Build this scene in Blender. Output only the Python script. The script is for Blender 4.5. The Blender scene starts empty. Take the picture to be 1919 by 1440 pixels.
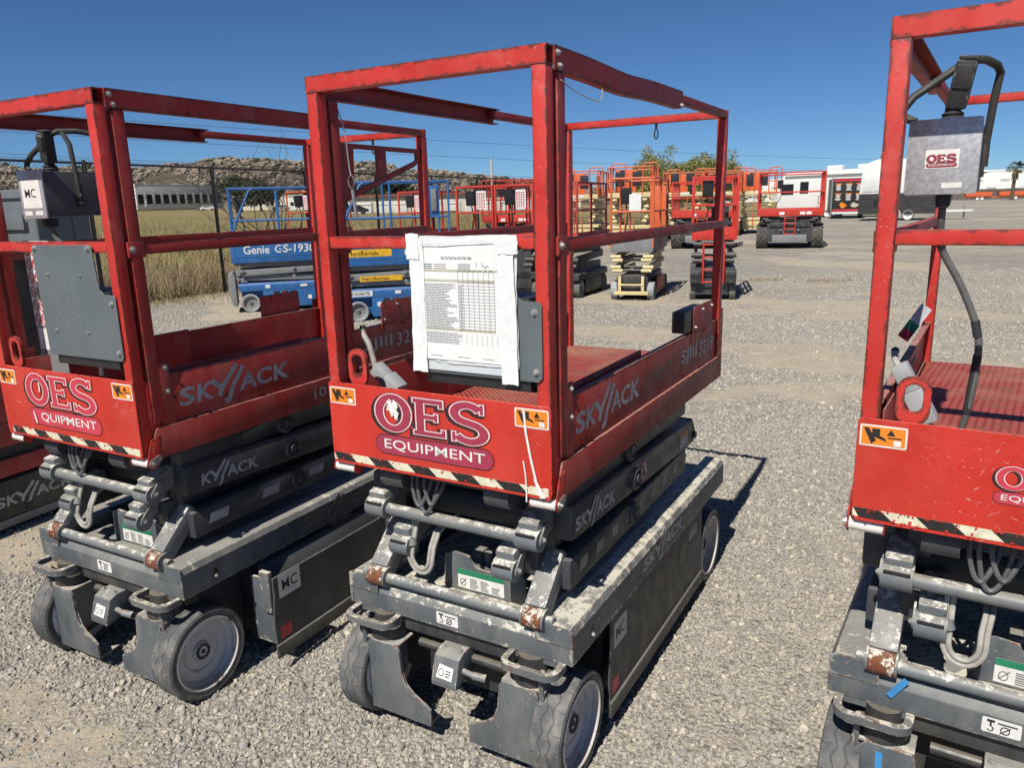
import bpy, bmesh, math, random
import numpy as np
from mathutils import Vector, Matrix
R = math.radians
rnd = random.Random(7)
scene = bpy.context.scene
COL = scene.collection

# ------------------------------------------------------------------ camera
cam = bpy.data.objects.new('camera', bpy.data.cameras.new('camera'))
COL.objects.link(cam)
PITCH, ROLL, CAMH = 0.2322, -0.0273, 1.679
_fw = Vector((0, math.cos(PITCH), -math.sin(PITCH)))
_up = Vector((0, math.sin(PITCH), math.cos(PITCH)))
_rt = Vector((1, 0, 0))
_r2 = _rt * math.cos(ROLL) + _up * math.sin(ROLL)
_u2 = -_rt * math.sin(ROLL) + _up * math.cos(ROLL)
cam.matrix_world = Matrix(((_r2.x, _u2.x, -_fw.x, 0), (_r2.y, _u2.y, -_fw.y, 0), (_r2.z, _u2.z, -_fw.z, CAMH), (0, 0, 0, 1)))
cam.data.sensor_width = 36
cam.data.lens = 26.65
cam.data.clip_start = 0.05
cam.data.clip_end = 6000
scene.camera = cam

# ------------------------------------------------------------------ sky, sun, exposure
SUN_EL, SUN_AZ = 51.2, 207.5
world = bpy.data.worlds.new('World')
scene.world = world
world.use_nodes = True
_wt = world.node_tree
sky = _wt.nodes.new('ShaderNodeTexSky')
sky.sky_type = 'NISHITA'
sky.sun_disc = False
sky.sun_elevation = R(SUN_EL)
sky.sun_rotation = R(SUN_AZ)
sky.altitude = 1500
sky.air_density = 0.8
sky.dust_density = 0.0
sky.ozone_density = 6.0
_tint = _wt.nodes.new('ShaderNodeMix')
_tint.data_type = 'RGBA'
_tint.blend_type = 'MULTIPLY'
_tint.inputs[0].default_value = 1.0
_tint.inputs[7].default_value = (0.76, 1.0, 1.18, 1)
_wt.links.new(sky.outputs[0], _tint.inputs[6])
_wt.links.new(_tint.outputs[2], _wt.nodes['Background'].inputs[0])
_wt.nodes['Background'].inputs[1].default_value = 0.058
sun = bpy.data.objects.new('sun', bpy.data.lights.new('sun', 'SUN'))
COL.objects.link(sun)
sun.data.energy = 5.0
sun.data.angle = R(0.53)
sun.data.color = (1.0, 0.955, 0.88)
_a = R(SUN_AZ)
_to = Vector((math.sin(_a) * math.cos(R(SUN_EL)), math.cos(_a) * math.cos(R(SUN_EL)), math.sin(R(SUN_EL))))
sun.rotation_euler = (-_to).to_track_quat('-Z', 'Y').to_euler()
scene.view_settings.view_transform = 'Standard'
scene.view_settings.look = 'None'
scene.view_settings.exposure = 0.22
scene.view_settings.gamma = 1.0
scene.view_settings.use_curve_mapping = False
scene.cycles.max_bounces = 6
scene.cycles.diffuse_bounces = 3
scene.cycles.glossy_bounces = 3
scene.cycles.transparent_max_bounces = 12

# ------------------------------------------------------------------ materials
MATS = {}

class NT:
    def __init__(self, name):
        self.m = bpy.data.materials.new(name)
        self.m.use_nodes = True
        self.t = self.m.node_tree
        self.b = self.t.nodes['Principled BSDF']
        self._co = None

    def n(self, typ, **kw):
        nd = self.t.nodes.new('ShaderNode' + typ)
        for k, v in kw.items():
            setattr(nd, k, v)
        return nd

    def l(self, a, b):
        self.t.links.new(a, b)

    def val(self, sock, v):
        if hasattr(v, 'is_linked') or isinstance(v, bpy.types.NodeSocket):
            self.l(v, sock)
        else:
            sock.default_value = v

    def co(self):
        if self._co is None:
            tc = self.n('TexCoord')
            oi = self.n('ObjectInfo')
            sc = self.n('VectorMath', operation='SCALE')
            ad = self.n('VectorMath', operation='ADD')
            cb = self.n('CombineXYZ')
            self.l(oi.outputs['Random'], cb.inputs[0])
            self.l(oi.outputs['Random'], cb.inputs[1])
            self.l(cb.outputs[0], sc.inputs[0])
            sc.inputs['Scale'].default_value = 37.0
            self.l(tc.outputs['Object'], ad.inputs[0])
            self.l(sc.outputs[0], ad.inputs[1])
            self._co = ad.outputs[0]
        return self._co

    def noise(self, scale, detail=4, rough=.55, stretch=None, co=None, dist=0):
        nd = self.n('TexNoise')
        nd.inputs['Scale'].default_value = scale
        nd.inputs['Detail'].default_value = detail
        nd.inputs['Roughness'].default_value = rough
        nd.inputs['Distortion'].default_value = dist
        c = co or self.co()
        if stretch:
            mp = self.n('Mapping')
            if len(stretch) > 3:
                mp.vector_type = 'TEXTURE'
                mp.inputs['Scale'].default_value = [1.0 / q for q in stretch[:3]]
                mp.inputs['Rotation'].default_value = stretch[3:6]
            else:
                mp.inputs['Scale'].default_value = stretch[:3]
            self.l(c, mp.inputs[0])
            c = mp.outputs[0]
        self.l(c, nd.inputs['Vector'])
        return nd.outputs['Fac']

    def ramp(self, x, a, b, inv=False):
        mr = self.n('MapRange')
        self.val(mr.inputs[0], x)
        mr.inputs[1].default_value = a
        mr.inputs[2].default_value = b
        mr.inputs[3].default_value = 1.0 if inv else 0.0
        mr.inputs[4].default_value = 0.0 if inv else 1.0
        return mr.outputs[0]

    def math(self, op, a, b=0.0, c=None):
        nd = self.n('Math', operation=op)
        self.val(nd.inputs[0], a)
        self.val(nd.inputs[1], b)
        if c is not None:
            self.val(nd.inputs[2], c)
        return nd.outputs[0]

    def mix(self, f, a, b):
        nd = self.n('Mix', data_type='RGBA')
        self.val(nd.inputs[0], f)
        for s, v in ((nd.inputs[6], a), (nd.inputs[7], b)):
            if isinstance(v, (tuple, list)):
                s.default_value = (v[0], v[1], v[2], 1)
            else:
                self.l(v, s)
        return nd.outputs[2]

    def edge(self, rad):
        bv = self.n('Bevel', samples=6)
        self.val(bv.inputs[0], rad)
        ge = self.n('NewGeometry')
        dp = self.n('VectorMath', operation='DOT_PRODUCT')
        self.l(bv.outputs[0], dp.inputs[0])
        self.l(ge.outputs['Normal'], dp.inputs[1])
        return self.math('SUBTRACT', 1.0, dp.outputs['Value'])

    def up(self):
        ge = self.n('NewGeometry')
        sp = self.n('SeparateXYZ')
        self.l(ge.outputs['Normal'], sp.inputs[0])
        return sp.outputs[2]

    def bump(self, h, s=.3, d=.01):
        b = self.n('Bump')
        b.inputs['Strength'].default_value = s
        b.inputs['Distance'].default_value = d
        self.l(h, b.inputs['Height'])
        self.l(b.outputs[0], self.b.inputs['Normal'])

    def out(self, color=None, rough=None, metal=None, spec=None):
        if color is not None:
            if isinstance(color, (tuple, list)):
                self.b.inputs['Base Color'].default_value = (color[0], color[1], color[2], 1)
            else:
                self.l(color, self.b.inputs['Base Color'])
        if rough is not None:
            self.val(self.b.inputs['Roughness'], rough)
        if metal is not None:
            self.val(self.b.inputs['Metallic'], metal)
        if spec is not None:
            self.b.inputs['Specular IOR Level'].default_value = spec
        return self.m


def plain(name, col, rough=.5, metal=0.0, var=.25, scale=14):
    if name in MATS:
        return MATS[name]
    t = NT(name)
    f = t.ramp(t.noise(scale, 5), .3, .7)
    lo = tuple(c * (1 - var) for c in col)
    hi = tuple(min(1, c * (1 + var * .6)) for c in col)
    MATS[name] = t.out(t.mix(f, lo, hi), rough, metal)
    return MATS[name]


def paint(name, col, rough=.42, chip=(.03, .02, .015), chip_amt=.30, edge=.006, edge_amt=.5, peel=None, peel_amt=.5,
          rust=None, rust_amt=.3, dust=(.45, .38, .28), dust_amt=.12, scratch=.5, fade=None, ps=17, rs=7, cs=38, upk=1.0, spat=0.0, es=34, pedge=0.0):
    t = NT(name)
    co = t.co()
    c = t.mix(t.ramp(t.noise(5, 5), .35, .7), tuple(x * .86 for x in col), fade or tuple(min(1, x * 1.08) for x in col))
    # dust film, streaky
    d = t.math('MULTIPLY', t.ramp(t.noise(9, 6, .65, stretch=(1, 1, .35)), .42, .78), dust_amt)
    upd = t.math('MULTIPLY', t.ramp(t.up(), .3, 1.0), dust_amt * 1.6)
    d = t.math('ADD', d, upd)
    c = t.mix(d, c, dust)
    # hairline scratches
    if scratch > 0:
        s1 = t.ramp(t.noise(16, 2, .4, stretch=(15, 15, .7, .5, .75, .4)), .70, .735)
        s2 = t.ramp(t.noise(16, 2, .4, stretch=(16, 16, .6, -.4, -1.05, .2)), .70, .735)
        s3 = t.ramp(t.noise(3.5, 3), .46, .62)
        s = t.math('MULTIPLY', t.math('MAXIMUM', s1, s2), t.math('MULTIPLY', s3, scratch))
        c = t.mix(s, c, tuple(min(.75, x * .5 + .3) for x in col))
    if peel:
        pn = t.noise(ps, 12, .80)
        pu = t.ramp(t.up(), .15, .95)
        pn = t.math('ADD', pn, t.math('MULTIPLY', pu, .15 * peel_amt * upk))
        if pedge:
            pe = t.math('POWER', t.math('MAXIMUM', t.edge(.03), 0.0), .3)
            pn = t.math('ADD', pn, t.math('MULTIPLY', pe, .16 * pedge))
        pm = t.ramp(pn, .735 - .10 * peel_amt, .755 - .10 * peel_amt)
        c = t.mix(pm, c, peel)
    if rust:
        rm = t.ramp(t.noise(rs, 8, .7), .74 - .16 * rust_amt, .80 - .14 * rust_amt)
        rc = t.mix(t.ramp(t.noise(60, 4), .35, .65), rust, tuple(x * .4 for x in rust))
        c = t.mix(rm, c, rc)
    if spat:
        bl = t.math('MULTIPLY', t.ramp(t.noise(5.5, 7, .7), .56, .66), .38 * spat)
        c = t.mix(bl, c, tuple(min(1, x * .75 + .22) for x in col))
        sm = t.ramp(t.noise(30, 7, .72), .735 - .05 * spat, .75 - .05 * spat)
        c = t.mix(sm, c, (.62, .52, .48))
    # chips
    cm = t.ramp(t.noise(cs, 6, .6), .76 - .1 * chip_amt, .775 - .1 * chip_amt)
    if edge:
        en = t.noise(es, 8, .72)
        wd = t.math('MULTIPLY', t.ramp(en, .66 - .26 * edge_amt, .86 - .26 * edge_amt), edge)
        e = t.edge(t.math('ADD', wd, .0004))
        em = t.ramp(e, .006, .02)
        em = t.math('MULTIPLY', em, t.ramp(en, .64 - .26 * edge_amt, .665 - .26 * edge_amt))
        cm = t.math('MAXIMUM', cm, em)
    cc = t.mix(t.ramp(t.noise(45, 3), .4, .62), chip, rust or tuple(x * 1.6 for x in chip))
    c = t.mix(cm, c, cc)
    r = t.math('ADD', rough, t.math('MULTIPLY', t.ramp(t.noise(20, 5), .3, .75), .25))
    t.bump(t.noise(70, 4), .12, .002)
    MATS[name] = t.out(c, r, 0.0)
    return MATS[name]


RUST = (.17, .055, .018)
paint('red', (.52, .023, .015), chip=(.03, .016, .011), chip_amt=.45, edge=.016, edge_amt=1.0, dust_amt=.05, fade=(.56, .035, .025), rust=(.10, .04, .02), rust_amt=.02, cs=45, spat=.55)
paint('red_rail', (.34, .020, .017), rough=.48, spat=.45, chip=(.035, .018, .014), chip_amt=.5, edge=.016, edge_amt=.95, dust=(.36, .24, .2), dust_amt=.10, scratch=.5, rust=(.10, .04, .02), rust_amt=.05, cs=55)  # weathered rail red, with the shade of the side faces put into its base
paint('red_side', (.35, .025, .02), rough=.5, chip=(.05, .02, .015), chip_amt=.35, edge=.014, edge_amt=.9, spat=.5, dust=(.42, .30, .24), dust_amt=.26, scratch=.8, rust=(.14, .05, .02), rust_amt=.12, cs=60)  # dusty side red, base lowered further so the colour carries side-face shade
paint('red_clean', (.52, .025, .011), chip_amt=.42, edge=.012, edge_amt=.45, dust_amt=.06, scratch=1.0, fade=(.56, .03, .017), cs=60, spat=.25)
paint('grey', (.082, .095, .104), rough=.5, chip=(.42, .40, .35), chip_amt=.75, edge=.012, edge_amt=.8, peel=(.54, .50, .41), peel_amt=.45, pedge=.8, upk=1.4, rust=RUST, rust_amt=.22, dust=(.42, .39, .33), dust_amt=.30, scratch=.5, cs=70)
paint('grey_worn', (.088, .10, .11), rough=.5, chip=(.12, .06, .03), chip_amt=.55, edge=.012, edge_amt=.7, peel=(.58, .54, .44), peel_amt=1.0, rust=RUST, rust_amt=.55, rs=11, dust=(.42, .39, .33), dust_amt=.26, scratch=.4, upk=1.0, pedge=1.0, ps=22)
paint('loop_worn', (.10, .11, .115), rough=.6, chip=(.5, .47, .4), chip_amt=.7, edge=.008, edge_amt=.6, peel=(.58, .54, .44), peel_amt=.9, ps=30, rust=RUST, rust_amt=1.0, rs=16, dust_amt=.15, scratch=.2)
paint('grey_side', (.060, .061, .060), rough=.5, chip=(.3, .28, .24), chip_amt=.4, edge=.008, edge_amt=.35, dust=(.33, .3, .25), dust_amt=.16, scratch=.6, cs=70)  # chassis grey again, darkened so the colour holds the shade on the doors
paint('arm', (.040, .044, .051), rough=.42, chip=(.35, .33, .30), chip_amt=.45, edge=.006, edge_amt=.3, dust=(.4, .38, .33), dust_amt=.12, scratch=.3, cs=70)  # knuckle grey taken much darker, shade of the scissor stack put into the colour
paint('knuckle', (.13, .145, .155), rough=.45, chip=(.05, .05, .05), chip_amt=.75, edge=.006, edge_amt=.35, peel=(.55, .53, .47), peel_amt=.95, ps=30, rust=RUST, rust_amt=.12, rs=14, dust_amt=.2, scratch=.2, cs=80)
paint('rusty', (.15, .05, .02), rough=.85, chip=(.05, .02, .012), chip_amt=.9, edge=0, peel=(.62, .57, .49), peel_amt=1.7, ps=26, dust_amt=.05, scratch=0, upk=.25, rust=(.22, .08, .025), rust_amt=1.0, rs=30)
paint('rail_black', (.03, .027, .025), rough=.5, chip=(.16, .09, .05), chip_amt=.9, edge=0, dust_amt=.05, scratch=0, cs=70)
paint('plate_grey', (.115, .135, .145), rough=.38, chip_amt=.1, edge=0, dust_amt=.04, scratch=.5)
paint('blue', (.014, .115, .33), chip=(.16, .08, .04), chip_amt=.5, edge=.012, edge_amt=.5, dust_amt=.1, scratch=.3, rust=RUST, rust_amt=.25)
paint('orange', (.62, .11, .028), chip=(.2, .1, .06), chip_amt=.3, edge=0, dust_amt=.14, scratch=.2)
paint('far_red', (.50, .030, .018), chip_amt=.3, edge=0, dust_amt=.1, scratch=.2)
paint('cream', (.64, .52, .27), chip=(.3, .22, .12), chip_amt=.3, edge=0, dust_amt=.2, scratch=.1)
paint('dark_grey', (.030, .031, .034), chip=(.2, .19, .17), chip_amt=.2, edge=0, dust_amt=.16, scratch=.2)
paint('mid_grey', (.20, .205, .21), chip=(.3, .28, .26), chip_amt=.3, edge=0, dust_amt=.16, scratch=.2)
plain('white', (.72, .71, .68), .5, var=.12)
plain('roller', (.74, .70, .64), .5, var=.15)
plain('rubber', (.028, .028, .03), .7)
plain('black_plastic', (.022, .022, .024), .45)
plain('decal_black', (.02, .018, .018), .5, var=.3, scale=40)
plain('decal_white', (.72, .70, .66), .55, var=.12, scale=40)
plain('decal_silver', (.42, .43, .45), .5, var=.3, scale=30)
plain('decal_maroon', (.33, .035, .07), .5, var=.15)
plain('decal_pink', (.52, .045, .07), .5, var=.15)
plain('decal_orange', (.75, .22, .015), .5, var=.1)
plain('decal_green', (.02, .2, .1), .5)
plain('decal_red', (.5, .03, .05), .5)
plain('decal_yellow', (.75, .42, .02), .5)
plain('decal_grey_green', (.16, .15, .11), .6, var=.4, scale=60)
plain('ink', (.12, .12, .13), .7, var=.3, scale=200)
plain('ink_beige', (.46, .43, .33), .7)
plain('paper', (.74, .74, .72), .6, var=.05)
plain('hose', (.36, .34, .30), .6, var=.3, scale=30)
plain('hose_dark', (.10, .10, .105), .5, var=.3, scale=30)
plain('steel', (.55, .53, .5), .38, .85, var=.35, scale=60)
plain('bolt', (.40, .385, .36), .5, .4, var=.35, scale=90)
plain('aluminium', (.50, .50, .51), .42, .5, var=.3, scale=120)
plain('bin_grey', (.13, .145, .155), .55, var=.12)
plain('glass_dark', (.012, .014, .018), .08, var=.1)
plain('blue_tape', (.05, .25, .55), .5)
plain('lens_red', (.45, .02, .03), .3)
plain('fence_metal', (.035, .034, .033), .7, .0, var=.2)


def tyre_mat(name, col, groove=True, dusty=(.36, .33, .28)):
    t = NT(name)
    tc = t.n('TexCoord')
    sp = t.n('SeparateXYZ')
    t.l(tc.outputs['Object'], sp.inputs[0])
    c = t.mix(t.ramp(t.noise(18, 6, .65), .4, .75), col, dusty)
    c = t.mix(t.ramp(t.noise(4, 3), .45, .7), c, tuple(x * .75 for x in col))
    if groove:
        ang = t.math('ARCTAN2', sp.outputs[2], sp.outputs[1])
        ax = t.math('ABSOLUTE', sp.outputs[0])
        z1 = t.math('PINGPONG', t.math('MULTIPLY', ang, 2.55), .5)
        line = t.math('ABSOLUTE', t.math('SUBTRACT', ax, t.math('ADD', .008, t.math('MULTIPLY', z1, .026))))
        g = t.ramp(line, .0012, .003)
        # short branch grooves to the shoulder
        fr = t.math('ABSOLUTE', t.math('SUBTRACT', t.math('FRACT', t.math('ADD', t.math('MULTIPLY', ang, 2.55 / 1.0), .5)), .5))
        br = t.math('MAXIMUM', t.ramp(fr, .012, .03), t.ramp(ax, .03, .031, inv=True))
        g = t.math('MINIMUM', g, br)
        g = t.math('MAXIMUM', g, t.ramp(ax, .0475, .048))
        c = t.mix(t.math('ADD', .45, t.math('MULTIPLY', g, .55)), tuple(x * .45 for x in col), c)
        h = t.math('ADD', t.math('MULTIPLY', g, 1.0), t.math('MULTIPLY', t.noise(60, 5), .25))
        t.bump(h, .6, .003)
    else:
        t.bump(t.noise(60, 5), .3, .004)
    MATS[name] = t.out(c, .8)


tyre_mat('tyre', (.085, .085, .088), dusty=(.25, .235, .205))
tyre_mat('tyre_far', (.10, .098, .095), groove=False)
tyre_mat('tyre_pale', (.30, .32, .35), groove=False)
tyre_mat('tyre_dark', (.05, .048, .045), groove=False, dusty=(.2, .17, .13))
paint('rim', (.56, .55, .56), rough=.35, chip=(.05, .035, .03), chip_amt=.9, edge=.010, edge_amt=.72, dust=(.3, .25, .2), dust_amt=.35, scratch=.3, rust=(.15, .06, .03), rust_amt=.5, rs=18)


def tread_mat():
    t = NT('tread_plate')
    tc = t.n('TexCoord')
    mp = t.n('Mapping')
    mp.inputs['Rotation'].default_value = (0, 0, R(45))
    t.l(tc.outputs['Object'], mp.inputs[0])
    w = t.n('TexBrick')
    w.inputs['Scale'].default_value = 34
    w.inputs['Mortar Size'].default_value = .24
    w.inputs['Mortar Smooth'].default_value = .6
    w.inputs['Brick Width'].default_value = 1.0
    w.inputs['Row Height'].default_value = .55
    t.l(mp.outputs[0], w.inputs['Vector'])
    h = w.outputs['Fac']
    base = t.mix(t.ramp(t.noise(2.2, 6, .6), .46, .68), (.24, .022, .018), (.34, .20, .11))
    c = t.mix(h, (.52, .16, .12), base)
    c = t.mix(t.ramp(t.noise(7, 6, .7), .52, .68), c, (.20, .09, .04))
    t.bump(t.math('SUBTRACT', 1.0, h), .9, .004)
    MATS['tread_plate'] = t.out(c, .6)


tread_mat()

paint('hub_rust', (.05, .035, .03), rough=.8, chip=(.16, .07, .03), chip_amt=.9, edge=0, dust_amt=.2, scratch=0, rust=(.14, .06, .03), rust_amt=.6, rs=30)
paint('lip_rust', (.62, .58, .52), rough=.6, chip=(.10, .04, .02), chip_amt=.9, edge=0, dust_amt=.1, scratch=0, rust=(.17, .065, .028), rust_amt=1.0, rs=13, cs=60)
# ------------------------------------------------------------------ mesh helpers
class G:
    """collects shapes; put() links them as one mesh object"""
    def __init__(self):
        self.bm = bmesh.new()

    def _bev(self, geom, b, seg=2):
        if b > 0:
            es = list({e for f in geom for e in f.edges})
            try:
                bmesh.ops.bevel(self.bm, geom=es, offset=b, segments=seg, affect='EDGES', profile=.6, clamp_overlap=True)
            except Exception:
                pass

    def box(self, x0, x1, y0, y1, z0, z1, b=.003, m=None, seg=2):
        v = [self.bm.verts.new(p) for p in ((x0, y0, z0), (x1, y0, z0), (x1, y1, z0), (x0, y1, z0), (x0, y0, z1), (x1, y0, z1), (x1, y1, z1), (x0, y1, z1))]
        if m is not None:
            for q in v:
                q.co = m @ q.co
        fs = [self.bm.faces.new([v[i] for i in f]) for f in ((3, 2, 1, 0), (4, 5, 6, 7), (0, 1, 5, 4), (1, 2, 6, 5), (2, 3, 7, 6), (3, 0, 4, 7))]
        self._bev(fs, b, seg)
        return self

    def bar(self, p0, p1, w, h, b=.003, up=(0, 0, 1)):
        """rectangular bar from p0 to p1, w across, h along up"""
        p0, p1 = Vector(p0), Vector(p1)
        d = p1 - p0
        L = d.length
        y = d / L
        u = Vector(up)
        if abs(y.dot(u)) > .98:
            u = Vector((0, 1, 0))
        x = y.cross(u).normalized()
        z = x.cross(y)
        m = Matrix(((x.x, y.x, z.x, p0.x), (x.y, y.y, z.y, p0.y), (x.z, y.z, z.z, p0.z), (0, 0, 0, 1)))
        return self.box(-w / 2, w / 2, 0, L, -h / 2, h / 2, b, m)

    def prism(self, poly, ax, a, c, b=0.0, seg=2):
        def P(q, t):
            return {'x': (t, q[0], q[1]), 'y': (q[0], t, q[1]), 'z': (q[0], q[1], t)}[ax]
        va = [self.bm.verts.new(P(q, a)) for q in poly]
        vc = [self.bm.verts.new(P(q, c)) for q in poly]
        n = len(poly)
        fs = [self.bm.faces.new(va[::-1]), self.bm.faces.new(vc)]
        for i in range(n):
            fs.append(self.bm.faces.new((va[i], va[(i + 1) % n], vc[(i + 1) % n], vc[i])))
        if b > 0:
            self._bev(fs, b, seg)
        return self

    def lathe(self, prof, c, axis='x', n=32, close=False):
        c = Vector(c)
        rings = []
        for r, h in prof:
            ring = []
            for i in range(n):
                t = 2 * math.pi * i / n
                q = (h, r * math.cos(t), r * math.sin(t))
                if axis == 'y':
                    q = (r * math.cos(t), h, r * math.sin(t))
                elif axis == 'z':
                    q = (r * math.cos(t), r * math.sin(t), h)
                ring.append(self.bm.verts.new(c + Vector(q)))
            rings.append(ring)
        k = len(rings)
        for a in range(k if close else k - 1):
            r0, r1 = rings[a], rings[(a + 1) % k]
            for i in range(n):
                self.bm.faces.new((r0[i], r0[(i + 1) % n], r1[(i + 1) % n], r1[i]))
        if not close:
            if prof[0][0] > 1e-6:
                self.bm.faces.new(rings[0][::-1])
            if prof[-1][0] > 1e-6:
                self.bm.faces.new(rings[-1])
        return self

    def cyl(self, p0, p1, r, n=16, r2=None):
        return self.tube([p0, p1], r, n, r2=r2)

    def tube(self, pts, r, n=8, r2=None, closed=False):
        pts = [Vector(p) for p in pts]
        k = len(pts)
        rings = []
        prev = None
        for i, p in enumerate(pts):
            if closed:
                d = (pts[(i + 1) % k] - pts[i - 1]).normalized()
            else:
                d = (pts[min(i + 1, k - 1)] - pts[max(i - 1, 0)]).normalized()
            if prev is None:
                a = Vector((0, 0, 1)) if abs(d.z) < .9 else Vector((1, 0, 0))
                x = d.cross(a).normalized()
            else:
                x = (prev - d * prev.dot(d)).normalized()
            prev = x
            y = d.cross(x)
            rr = r if r2 is None else r + (r2 - r) * i / max(1, k - 1)
            rings.append([self.bm.verts.new(p + (x * math.cos(2 * math.pi * j / n) + y * math.sin(2 * math.pi * j / n)) * rr) for j in range(n)])
        for i in range(k if closed else k - 1):
            a, b = rings[i], rings[(i + 1) % k]
            for j in range(n):
                self.bm.faces.new((a[j], a[(j + 1) % n], b[(j + 1) % n], b[j]))
        if not closed:
            self.bm.faces.new(rings[0][::-1])
            self.bm.faces.new(rings[-1])
        return self

    def quad(self, a, b, c, d):
        self.bm.faces.new([self.bm.verts.new(p) for p in (a, b, c, d)])
        return self

    def bolt(self, p, axis='x', r=.008, s=1):
        d = {'x': Vector((s, 0, 0)), 'y': Vector((0, s, 0)), 'z': Vector((0, 0, s))}[axis]
        p = Vector(p)
        self.cyl(p - d * .002, p + d * .0015, r * 1.45, 14)
        self.cyl(p + d * .001, p + d * .006, r, 6)
        self.cyl(p + d * .005, p + d * .0085, r * .55, 8)
        return self

    def flat(self, polys, fr, off=0.0, step=.00012):
        """2D polygons (list of (x,y)) put on a frame fr=(origin, xdir, ydir, normal)"""
        o, x, y, nn = [Vector(q) for q in fr]
        for i, pl in enumerate(polys):
            e = off + i * step
            try:
                self.bm.faces.new([self.bm.verts.new(o + x * q[0] + y * q[1] + nn * e) for q in pl])
            except ValueError:
                pass
        return self

    def mesh(self, name):
        bmesh.ops.recalc_face_normals(self.bm, faces=self.bm.faces)
        me = bpy.data.meshes.new(name)
        self.bm.to_mesh(me)
        self.bm.free()
        for p in me.polygons:
            p.use_smooth = True
        me.set_sharp_from_angle(angle=R(28))
        return me

    def put(self, name, mat, parent=None, **tags):
        me = self.mesh(name)
        return link(name, me, mat, parent, **tags)


def link(name, me, mat, parent=None, loc=None, **tags):
    o = bpy.data.objects.new(name, me)
    COL.objects.link(o)
    if mat is not None and len(me.materials) == 0:
        me.materials.append(MATS[mat] if isinstance(mat, str) else mat)
    o.parent = parent
    if loc is not None:
        o.location = loc
    for k, v in tags.items():
        o[k] = v
    return o


def thing(name, label, cat, loc=(0, 0, 0), rz=0.0, group=None):
    o = bpy.data.objects.new(name, None)
    COL.objects.link(o)
    o.location = loc
    o.rotation_euler = (0, 0, rz)
    o.empty_display_size = .2
    o['label'] = label
    o['category'] = cat
    if group:
        o['group'] = group
    return o


def arc(cx, cy, rx, ry, a0, a1, n):
    return [(cx + rx * math.cos(R(a0 + (a1 - a0) * i / n)), cy + ry * math.sin(R(a0 + (a1 - a0) * i / n))) for i in range(n + 1)]


def stroke(pts, w, ext=0.0):
    """polyline -> list of quads with mitred joins"""
    P = [Vector(p) for p in pts]
    if ext:
        d0 = (P[0] - P[1]).normalized()
        d1 = (P[-1] - P[-2]).normalized()
        P[0] = P[0] + d0 * ext
        P[-1] = P[-1] + d1 * ext
    L, Rr = [], []
    for i, p in enumerate(P):
        a = (P[i] - P[i - 1]).normalized() if i else None
        b = (P[i + 1] - P[i]).normalized() if i < len(P) - 1 else None
        if a is None:
            a = b
        if b is None:
            b = a
        n = Vector((-(a + b).y, (a + b).x)).normalized()
        c = max(.35, n.dot(Vector((-a.y, a.x))))
        L.append(p + n * (w / 2 / c))
        Rr.append(p - n * (w / 2 / c))
    return [[tuple(L[i]), tuple(L[i + 1]), tuple(Rr[i + 1]), tuple(Rr[i])] for i in range(len(P) - 1)]


# ---- text meshes, made once from the built-in font
TXT = {}
_want = ['S', 'K', 'A', 'C', 'EQUIPMENT', 'QUIPMENT', 'MC', 'SJIII', '3219', '102847', '10', 'Genie', 'GS-1930', '9030878', 'HercRentals', 'SJ']
_tmp = []
for s in _want:
    cu = bpy.data.curves.new('t', 'FONT')
    cu.body = s
    cu.size = 1
    cu.offset = .003 if 'M' in s else .012 if len(s) > 1 else .03
    cu.resolution_u = 3
    ob = bpy.data.objects.new('t', cu)
    COL.objects.link(ob)
    _tmp.append((s, ob))
bpy.context.view_layer.update()
_dg = bpy.context.evaluated_depsgraph_get()
for s, ob in _tmp:
    me = bpy.data.meshes.new_from_object(ob.evaluated_get(_dg))
    V = [(v.co.x, v.co.y) for v in me.vertices]
    F = [tuple(p.vertices) for p in me.polygons]
    x0, x1 = min(v[0] for v in V), max(v[0] for v in V)
    y0, y1 = min(v[1] for v in V), max(v[1] for v in V)
    TXT[s] = ([((v[0] - x0) / (x1 - x0), (v[1] - y0) / (y1 - y0)) for v in V], F)
    bpy.data.meshes.remove(me)
for s, ob in _tmp:
    cu = ob.data
    bpy.data.objects.remove(ob)
    bpy.data.curves.remove(cu)


def text(g, s, fr, x0, x1, y0, y1, off=0.0, shear=0.0):
    o, x, y, nn = [Vector(q) for q in fr]
    V, F = TXT[s]
    vs = [g.bm.verts.new(o + x * (x0 + (x1 - x0) * a + shear * b * (y1 - y0)) + y * (y0 + (y1 - y0) * b) + nn * off) for a, b in V]
    for f in F:
        try:
            g.bm.faces.new([vs[i] for i in f])
        except ValueError:
            pass
    return g


def skyjack(g, fr, L, H, off=0.0, skip=''):
    """the word SKYJACK with the two long slashes; L long, H cap height"""
    sx = L / 7.4
    sh = .12
    def T(ch, a, b):
        text(g, ch, fr, a * sx, b * sx, 0, H, off, sh)
    if 'S' not in skip:
        T('S', 0, .95)
    T('K', 1.05, 2.1)
    w = .27 * sx
    # Y
    g.flat(stroke([(2.05 * sx, H * 1.0), (2.62 * sx, H * .45)], w * 1.05) + stroke([(2.45 * sx, 0), (2.62 * sx, H * .42), (3.75 * sx, H * 1.62)], w), fr, off + .0002)
    # J
    g.flat(stroke([(2.75 * sx, -H * .42), (3.05 * sx, -H * .3), (3.35 * sx, H * .35), (4.15 * sx, H * 1.45)], w), fr, off + .0006)
    T('A', 3.75, 5.0)
    T('C', 4.95, 6.05)
    T('K', 6.2, 7.4)
    return g


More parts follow.
